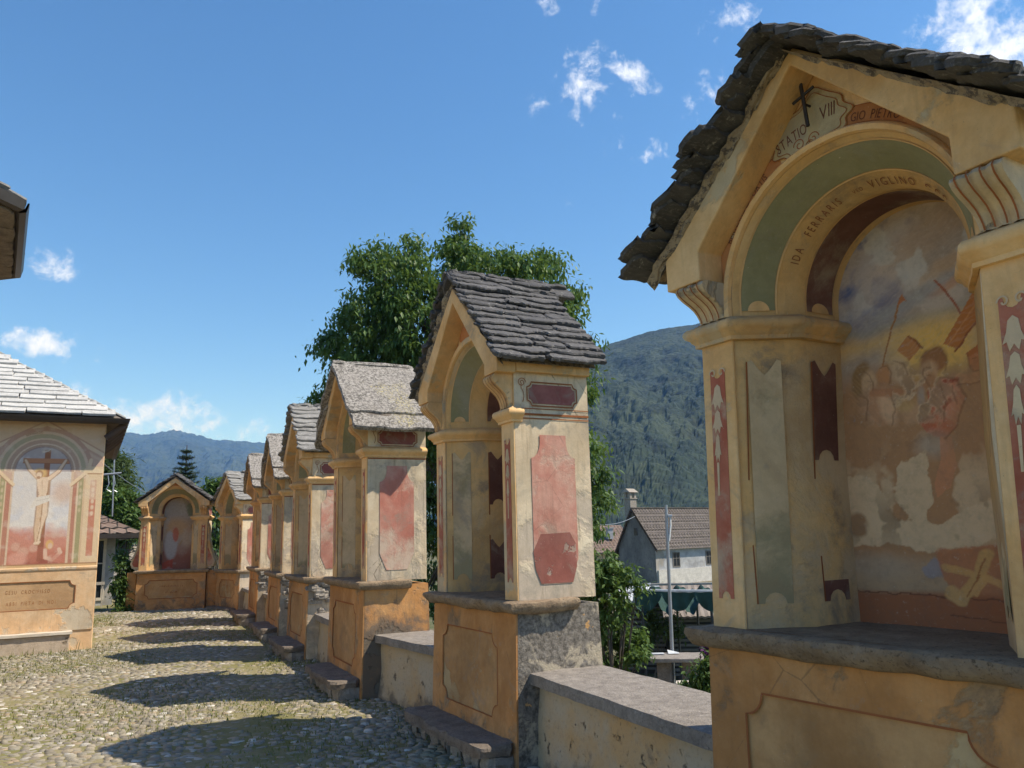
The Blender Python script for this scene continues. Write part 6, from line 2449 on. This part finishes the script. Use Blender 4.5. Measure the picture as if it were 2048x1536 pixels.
def barn():
    s = 55 / 35
    gr = at(1310, 1093, 55)
    ap = at(1272, 1018, 55)
    th = R(39)
    t = thing('farmhouse', 'old stone farmhouse with brown tiled roof and small chimney, below the forested mountain', 'house', (gr.x, gr.y, -1.95), th)
    # local x along the ridge (right/away), y back along the gable
    ez = gr.z + 1.95
    L_, Wd = 13.0, 3.3
    rz = ap.z + 1.95 + .05
    w = MB()
    w.add([(0, 0, -2), (L_, 0, -2), (L_, Wd, -2), (0, Wd, -2), (0, 0, ez), (L_, 0, ez), (L_, Wd, ez), (0, Wd, ez), (0, Wd * .55, rz - .08), (L_, Wd * .55, rz - .08)],
          [(1, 2, 6, 9, 5), (2, 3, 7, 6), (4, 5, 9, 8), (6, 7, 8, 9), (0, 1, 2, 3)], 0)
    w.add([(0, 0, -2), (0, Wd, -2), (0, Wd, ez), (0, Wd * .55, rz - .08), (0, 0, ez)], [(0, 1, 2, 3, 4)], 1)
    w.add([(0, 0, -2), (L_, 0, -2), (L_, 0, ez), (0, 0, ez)], [(0, 1, 2, 3)], 2)
    wo = w.build('wall', [MT['grey_render'], MT['grey_render'], MT['white_render']], t)
    lw = MB()
    lw.box(.1, -.12, -1, L_, -.003, ez - 1.55)
    lw.build('lower_wall', [MT['rough_white']], wo)
    for x in (1.75, 5.3):
        window(wo, x, ez - 1.35, .62, .85, MT['grey_render'])
    up = MB()
    up.box(-.02, Wd * .45, ez + .75, -.003, Wd * .45 + .3, ez + 1.25)
    up.build('opening', [MT['glass_dark']], wo)
    r = MB()
    ov, og = .28, .18
    slp = (rz - ez) / (Wd * .55)
    tiled_slope(r, (-og, Wd * .55, rz), (L_, Wd * .55, rz), (L_, -ov, ez - ov * slp * .6), (-og, -ov, ez - ov * slp * .6), 15, 44, .05)
    sl2 = (rz - ez) / (Wd * .45)
    tiled_slope(r, (-og, Wd * .55, rz), (L_, Wd * .55, rz), (L_, Wd + ov, ez - ov * sl2), (-og, Wd + ov, ez - ov * sl2), 13, 44, .05)
    ro = r.build('roof', [MT['brown_tile']], t)
    v = MB()
    for (y0_, y1_, z1) in ((Wd * .55, -ov, ez - ov * slp * .6), (Wd * .55, Wd + ov, ez - ov * sl2)):
        v.add([(-og - .02, y0_, rz + .02), (-og + .05, y0_, rz + .02), (-og + .05, y1_, z1), (-og - .02, y1_, z1), (-og - .02, y0_, rz - .14), (-og + .05, y0_, rz - .14), (-og + .05, y1_, z1 - .14), (-og - .02, y1_, z1 - .14)],
              [(0, 1, 2, 3), (4, 5, 6, 7), (0, 1, 5, 4), (1, 2, 6, 5), (2, 3, 7, 6), (3, 0, 4, 7)])
    v.build('verge', [MT['wood']], ro)
    rd = MB()
    for i in range(38):
        rd.tube([(-og + i * .35, Wd * .55, rz + .03), (-og + i * .35 + .36, Wd * .55, rz + .05)], .075, 6)
    rd.build('ridge_tiles', [MT['brown_tile']], ro)
    ch = MB()
    cx0, cy0 = .05, Wd * .62
    ch.box(cx0, cy0, rz - 1.0, cx0 + .62, cy0 + .55, rz + .75)
    for i in (0, 1):
        for j in (0, 1):
            ch.box(cx0 + i * .44, cy0 + j * .38, rz + .75, cx0 + .18 + i * .44, cy0 + .17 + j * .38, rz + 1.15)
    ch.box(cx0 - .06, cy0 - .06, rz + .70, cx0 + .68, cy0 + .61, rz + .76)
    ch.add([(cx0 - .14, cy0 - .12, rz + 1.15), (cx0 + .76, cy0 - .12, rz + 1.15), (cx0 + .76, cy0 + .67, rz + 1.15), (cx0 - .14, cy0 + .67, rz + 1.15), (cx0 - .1, cy0 + .27, rz + 1.42), (cx0 + .72, cy0 + .27, rz + 1.42)],
           [(0, 1, 5, 4), (2, 3, 4, 5), (0, 3, 4), (1, 2, 5), (0, 1, 2, 3)])
    ch.build('chimney', [MT['rubble']], ro)


barn()


def house(name, label, px, d, yaw, L_, Wd, ez, rise, wallm, roofm, hip=False, ov=.5, zb=-1.95, windows=(), rows=8, cols=14, x_of=0.0, chim=()):
    p = at(px, 1060, d)
    t = thing(name, label, 'house', (p.x, p.y, zb), yaw)
    w = MB()
    w.box(-L_, 0, -.3, 0, Wd, ez)
    if not hip:
        w.add([(0, 0, ez), (0, Wd, ez), (0, Wd / 2, ez + rise)], [(0, 1, 2)])
        w.add([(-L_, 0, ez), (-L_, Wd, ez), (-L_, Wd / 2, ez + rise)], [(0, 1, 2)])
    wo = w.build('wall', [wallm], t)
    r = MB()
    h = Wd / 2 + ov
    hi = h if hip else 0
    e = ez - ov * rise / (Wd / 2)
    tiled_slope(r, (-L_ - ov + hi, Wd / 2, ez + rise), (ov - hi, Wd / 2, ez + rise), (ov, -ov, e), (-L_ - ov, -ov, e), rows, cols, .04)
    tiled_slope(r, (ov - hi, Wd / 2, ez + rise), (-L_ - ov + hi, Wd / 2, ez + rise), (-L_ - ov, Wd + ov, e), (ov, Wd + ov, e), rows, cols, .04)
    if hip:
        tiled_slope(r, (ov - hi, Wd / 2, ez + rise), (ov - hi, Wd / 2 + .02, ez + rise), (ov, Wd + ov, e), (ov, -ov, e), rows, cols, .04)
    ro = r.build('roof', [roofm], t)
    f = MB()
    f.box(-L_ - ov, -ov - .06, e - .10, ov, -ov - .0, e + .02)
    f.box(ov, -ov - .06, e - .10, ov + .06, Wd + ov, e + .02)
    f.build('gutter', [MT['gutter']], ro)
    f = MB()
    f.box(-L_ - ov, -ov, e - .06, ov - .002, Wd + ov, e - .03)
    f.build('eaves', [MT['wood']], ro)
    for (x, z, ww, hh) in windows:
        window(wo, x, z, ww, hh, MT['pale_slab'])
    for (x, y, hh) in chim:
        c = MB()
        c.box(x - .25, y - .25, ez + rise * .4, x + .25, y + .25, ez + rise + hh)
        c.box(x - .32, y - .32, ez + rise + hh, x + .32, y + .32, ez + rise + hh + .1)
        c.build('chimney', [MT['white_render']], ro)
    return t, wo


t_, wo_ = house('white_house', 'white rendered house with brown roof and small balcony, half hidden by the chapel', 233, 24, R(31), 6.5, 5.0, 4.05, 1.35, MT['white_render'], MT['rust_tile'], hip=True, ov=.55,
                windows=[(-.62, 2.15, .34, 1.45)], rows=12, cols=26)
bal = MB()
bal.box(-1.6, -.75, 1.55, -.25, -.002, 1.67)
bo_ = bal.build('balcony', [MT['pale_slab']], wo_)
rl = MB()
for i in range(9):
    x = -1.55 + i * .155
    rl.box(x, -.72, 1.67, x + .03, -.69, 2.5)
rl.box(-1.6, -.735, 2.5, -.25, -.675, 2.57)
rl.build('railing', [MT['pale_wood']], bo_)
dr = MB()
dr.box(-1.5, -.03, -.1, -.85, -.003, 1.45)
dr.build('shutter', [MT['pale_wood']], wo_)
house('small_house', 'small house with grey pan-tiled roof beside the white house', 300, 32, R(14), 5.2, 4.0, 2.0 + .45, 1.05, MT['grey_render'], MT['lichslab'], ov=.35, rows=8, cols=24)
house('village_house', 'far house with rust-brown roof and two white chimneys, left of the old farmhouse', 1262, 75, R(18), 7.5, 6.5, 2.1, 2.1, MT['cream'], MT['rust_tile'], ov=.5, rows=12, cols=26, chim=((-1.6, 1.2, -.3), (-5.2, 2.0, .2)), windows=[(-1.6, .6, .8, 1.1)])


# antenna and wires by the chapel
def antenna():
    b = at(226, 1010, 24)
    top = at(229, 916, 24)
    t = thing('antenna', 'thin aerial with a cross bar, left of the conifer above the brown roof', 'antenna', (b.x, b.y, b.z - .3), 0)
    L = lambda p: Vector(p) - Vector((b.x, b.y, b.z - .3))
    m = MB()
    m.tube([(0, 0, 0), L(top)], .018, 6)
    m.build('mast', [MT['steel']], t)
    a, c = L(at(200, 950, 24)), L(at(243, 946, 24))
    m = MB()
    m.tube([a, c], .03, 6)
    m.build('cross_bar', [MT['steel']], t)
    m = MB()
    for px in (216, 228):
        m.tube([L(at(px, 948, 24)), L(at(px + 2, 968, 24)), L(at(px - 3, 978, 24)), L(at(px + 6, 984, 24))], .014, 5)
    m.build('hook', [MT['steel']], t)


MT['steel'] = flat('galvanised_steel', (0.36, 0.38, 0.41), .4, .1, .5)
antenna()
m = MB()
for (p0, p1) in (((150, 878, 24), (330, 1000, 40)),):
    a, b = at(*p0), at(*p1)
    m.tube([a.lerp(b, i / 12) - Vector((0, 0, .25 * math.sin(PI * i / 12))) for i in range(13)], .016, 5)
tag(m.build('overhead_wire', [MT['steel']]), 'overhead wire slanting down right from the chapel corner towards the end shrine', 'wire')
m = MB()
a, b = at(1150, 1045, 40), at(1290, 1020, 60)
m.tube([a.lerp(b, i / 12) - Vector((0, 0, .5 * math.sin(PI * i / 12))) for i in range(13)], .022, 5)
tag(m.build('overhead_wire', [MT['steel']]), 'overhead wire crossing the forest just left of the farmhouse chimney', 'wire')


# ------------------------------------------------------------------ garden
MT['net'] = flat('dark_green_netting', (0.025, 0.065, 0.055), .8)
MT['white_metal'] = flat('white_painted_metal', (0.62, 0.64, 0.66), .4)
MT['black_slat'] = flat('dark_slats', (0.045, 0.05, 0.05), .6)
MT['tarp'] = flat('pale_blue_tarpaulin', (0.42, 0.52, 0.62), .5)
MT['corr'] = stone('old_corrugated_sheet', (0.18, 0.15, 0.13), (0.28, 0.24, 0.21), None, 2, .01)
GZ = -1.95


def bar(name, a, b, r_, mat, parent=None, n=6, org=None):
    mb = MB()
    o = org or Vector((0, 0, 0))
    mb.tube([Vector(a) - o, Vector(b) - o], r_, n)
    return mb.build(name, [mat], parent, smooth=60)


def pergola():
    o = at(1340, 1360, 18)
    o.z = GZ
    t = thing('pergola', 'garden pergola with white rail and dark green netting hanging in swags', 'pergola', tuple(o), 0)
    P = lambda px, py, d: at(px, py, d)
    bar('rail', P(1268, 1181, 17.2), P(1470, 1183, 17.2), .035, MT['white_metal'], t, org=o)
    bar('rail', P(1262, 1170, 19.5), P(1470, 1166, 19.5), .03, MT['pale_wood'], t, org=o)
    bar('rail', P(1258, 1186, 17.2), P(1300, 1168, 19.5), .03, MT['steel'], t, org=o)
    for px, d in ((1283, 17.2), (1420, 17.2), (1232, 17.6), (1352, 19.5), (1392, 19.5), (1440, 19.5)):
        a = P(px, 1184, d)
        bar('post', a, (a.x, a.y, GZ), .028, MT['black_slat'], t, org=o)
    nb = MB()
    n, m_ = 60, 10
    V = []
    for j in range(m_ + 1):
        for i in range(n + 1):
            px = 1266 + (1470 - 1266) * i / n
            d = 17.2 + 2.3 * j / m_
            q = P(px, 1182 - 13 * j / m_, d)
            sag = abs(math.sin(i / n * PI * 4.3 + .3)) ** .8
            edge = 1 - abs(j / m_ * 2 - 1)
            q.z -= sag * (.34 * (1 - j / m_) ** 1.0 + .12) + .03 * math.sin(i * 1.3 + j)
            V.append(q - o)
    nb.add(V, [(j * (n + 1) + i, j * (n + 1) + i + 1, (j + 1) * (n + 1) + i + 1, (j + 1) * (n + 1) + i) for j in range(m_) for i in range(n)])
    V = []
    for j in range(5):
        for i in range(n + 1):
            px = 1268 + (1470 - 1268) * i / n
            q = P(px, 1183, 17.15)
            sag = abs(math.sin(i / n * PI * 3.1 + .5)) ** .7
            q.z -= (.05 + sag * .34) * j / 4
            q.y -= .04 * math.sin(i * .9) * j / 4
            V.append(q - o)
    nb.add(V, [(j * (n + 1) + i, j * (n + 1) + i + 1, (j + 1) * (n + 1) + i + 1, (j + 1) * (n + 1) + i) for j in range(4) for i in range(n)])
    nb.build('netting', [MT['net']], t, smooth=70)


pergola()


def pole():
    a = at(1345, 1362, 16)
    a.z = GZ
    t = thing('metal_pole', 'tall grey metal pole with a small arm, in front of the farmhouse', 'pole', tuple(a), 0)
    top = at(1332, 1010, 16)
    m = MB()
    m.tube([(0, 0, 0), Vector((top.x - a.x, top.y - a.y, top.z - a.z))], .04, 10, r2=.028)
    m.build('post', [MT['steel']], t, smooth=60)
    m = MB()
    L = lambda *p: at(*p) - a
    m.tube([L(1338, 1082, 16), L(1341, 1050, 16), L(1340, 1033, 16), L(1336, 1031, 16)], .022, 6)
    m.tube([L(1336, 1032, 16), L(1344, 1032, 16)], .035, 6)
    m.build('lamp_arm', [MT['white_metal']], t, smooth=60)


pole()


def shed(name, label, px, py, d, yaw, L_, Wd, zf, zbk, roofm, wallm, slats=True):
    p = at(px, py, d)
    t = thing(name, label, 'shed', (p.x, p.y, GZ), yaw)
    w = MB()
    w.box(.05, .05, 0, L_ - .05, Wd, min(zf, zbk) - .05)
    wo = w.build('wall', [wallm], t)
    s_ = MB()
    if slats:
        z = .1
        while z < zf - .12:
            s_.box(0, -.01, z, L_, .03, z + .055)
            z += .11
        s_.build('slats', [MT['black_slat' if roofm != MT['corr'] else 'pale_wood']] if False else [MT['slatgrey']], t)
    r = MB()
    n = int(L_ / .06)
    V = []
    for j, (y, z) in enumerate(((-.25, zf), (Wd + .2, zbk))):
        for i in range(n + 1):
            V.append((-.2 + (L_ + .4) * i / n, y, z + .02 * (i % 2)))
        for i in range(n + 1):
            V.append((-.2 + (L_ + .4) * i / n, y, z - .05 + .02 * (i % 2)))
    m = n + 1
    F = []
    for i in range(n):
        F += [(i, i + 1, 2 * m + i + 1, 2 * m + i), (m + i, m + i + 1, 3 * m + i + 1, 3 * m + i), (i, i + 1, m + i + 1, m + i), (2 * m + i, 2 * m + i + 1, 3 * m + i + 1, 3 * m + i)]
    F += [(0, m, 3 * m, 2 * m), (n, m + n, 3 * m + n, 2 * m + n)]
    r.add(V, F)
    r.build('roof', [roofm], t)
    return t


MT['slatgrey'] = flat('weathered_slats', (0.16, 0.165, 0.16), .8)
shed('garden_shed', 'slatted shed with a white sloping roof, left of the metal pole', 1228, 1225, 21, R(-14), 1.25, 1.4, 1.85 - .1, 2.0, MT['white_metal'], MT['black_slat'])
shed('garden_shed', 'dark slatted hen house with brown corrugated roof, right of the metal pole', 1343, 1225, 20, R(-8), 1.35, 1.6, 1.45, 2.1, MT['corr'], MT['black_slat'])
# pale greenhouse of sheeting between the sheds
g0 = at(1300, 1240, 21.5)
g0.z = GZ
tg = thing('greenhouse', 'little greenhouse covered in pale blue sheeting, behind the climbing plant', 'greenhouse', tuple(g0), R(-10))
mb_ = MB()
V_, n_ = [], 10
for y in (0, .5, 1.0, 1.6):
    for i in range(n_ + 1):
        a = PI * i / n_
        V_.append((.30 - .34 * math.cos(a), y, 1.35 + .62 * math.sin(a) + .03 * math.sin(i * 2 + y * 5)))
mb_.add(V_, [(j * (n_ + 1) + i, j * (n_ + 1) + i + 1, (j + 1) * (n_ + 1) + i + 1, (j + 1) * (n_ + 1) + i) for j in range(3) for i in range(n_)])
mb_.add([(-.04, 0, 0), (.64, 0, 0)] + [(.30 + .34 * math.cos(PI * i / n_), 0, 1.35 + .62 * math.sin(PI * i / n_)) for i in range(n_ + 1)], [tuple(range(n_ + 3))])
mb_.add([(.64, 0, 0), (.64, 1.6, 0), (.64, 1.6, 1.35), (.64, 0, 1.35)], [(0, 1, 2, 3)])
mb_.build('sheeting', [MT['tarp']], tg, smooth=50)
mb_ = MB()
mb_.tube([(-.05, -.03, 0), (-.05, -.03, 1.35)], .02, 5)
mb_.tube([(.65, -.03, 0), (.65, -.03, 1.35)], .02, 5)
mb_.build('frame', [MT['white_metal']], tg)


def table():
    a, b = at(1302, 1313, 15.5), at(1405, 1303, 15.5)
    t = thing('stone_table', 'stone slab table on two blocks in the garden, with papers on it', 'table', (a.x, a.y, a.z - .76), 0)
    h = .76
    L_ = (b.xy - a.xy).length
    ang = math.atan2(b.y - a.y, b.x - a.x)
    t.rotation_euler = (0, 0, ang)
    m = MB()
    rough_slab(m, Vector((0, -.3, h - .03)), Vector((1, 0, 0)), Vector((0, 1, 0)), Vector((0, 0, 1)), L_, .8, .07, 4, 14, 6, .02)
    m.build('table_top', [MT['coping']], t, smooth=40)
    for x in (.10, L_ - .38):
        m = MB()
        m.box(x, -.15, -1.5, x + .26, .4, h - .06)
        m.build('support', [MT['step']], t, bevel=.02)
    p = MB()
    p.box(0, 0, 0, .22, .16, .01)
    p.add([(.30, .05, .0), (.5, .02, .0), (.52, .2, .0), (.31, .22, .05)], [(0, 1, 2, 3)])
    po = p.build('paper', [MT['white_metal']], None)
    po.location = t.location + Vector((.05, .1, h + .018))
    tag(po, 'white papers lying open on the left end of the stone table', 'papers')
    m = MB()
    rough_slab(m, Vector((0, 0, .42)), Vector((1, 0, 0)), Vector((0, 1, 0)), Vector((0, 0, 1)), L_ * .8, .3, .06, 14, 10, 4, .02)
    tb = thing('stone_bench', 'low pale stone bench in front of the garden table', 'bench', (a.x + .25, a.y - .95, a.z - .76), ang)
    m.build('seat', [MT['pale_slab']], tb, smooth=40)
    for x in (.1, L_ * .8 - .3):
        m = MB()
        m.box(x, .05, -1.4, x + .2, .25, .39)
        m.build('support', [MT['step']], tb)


table()
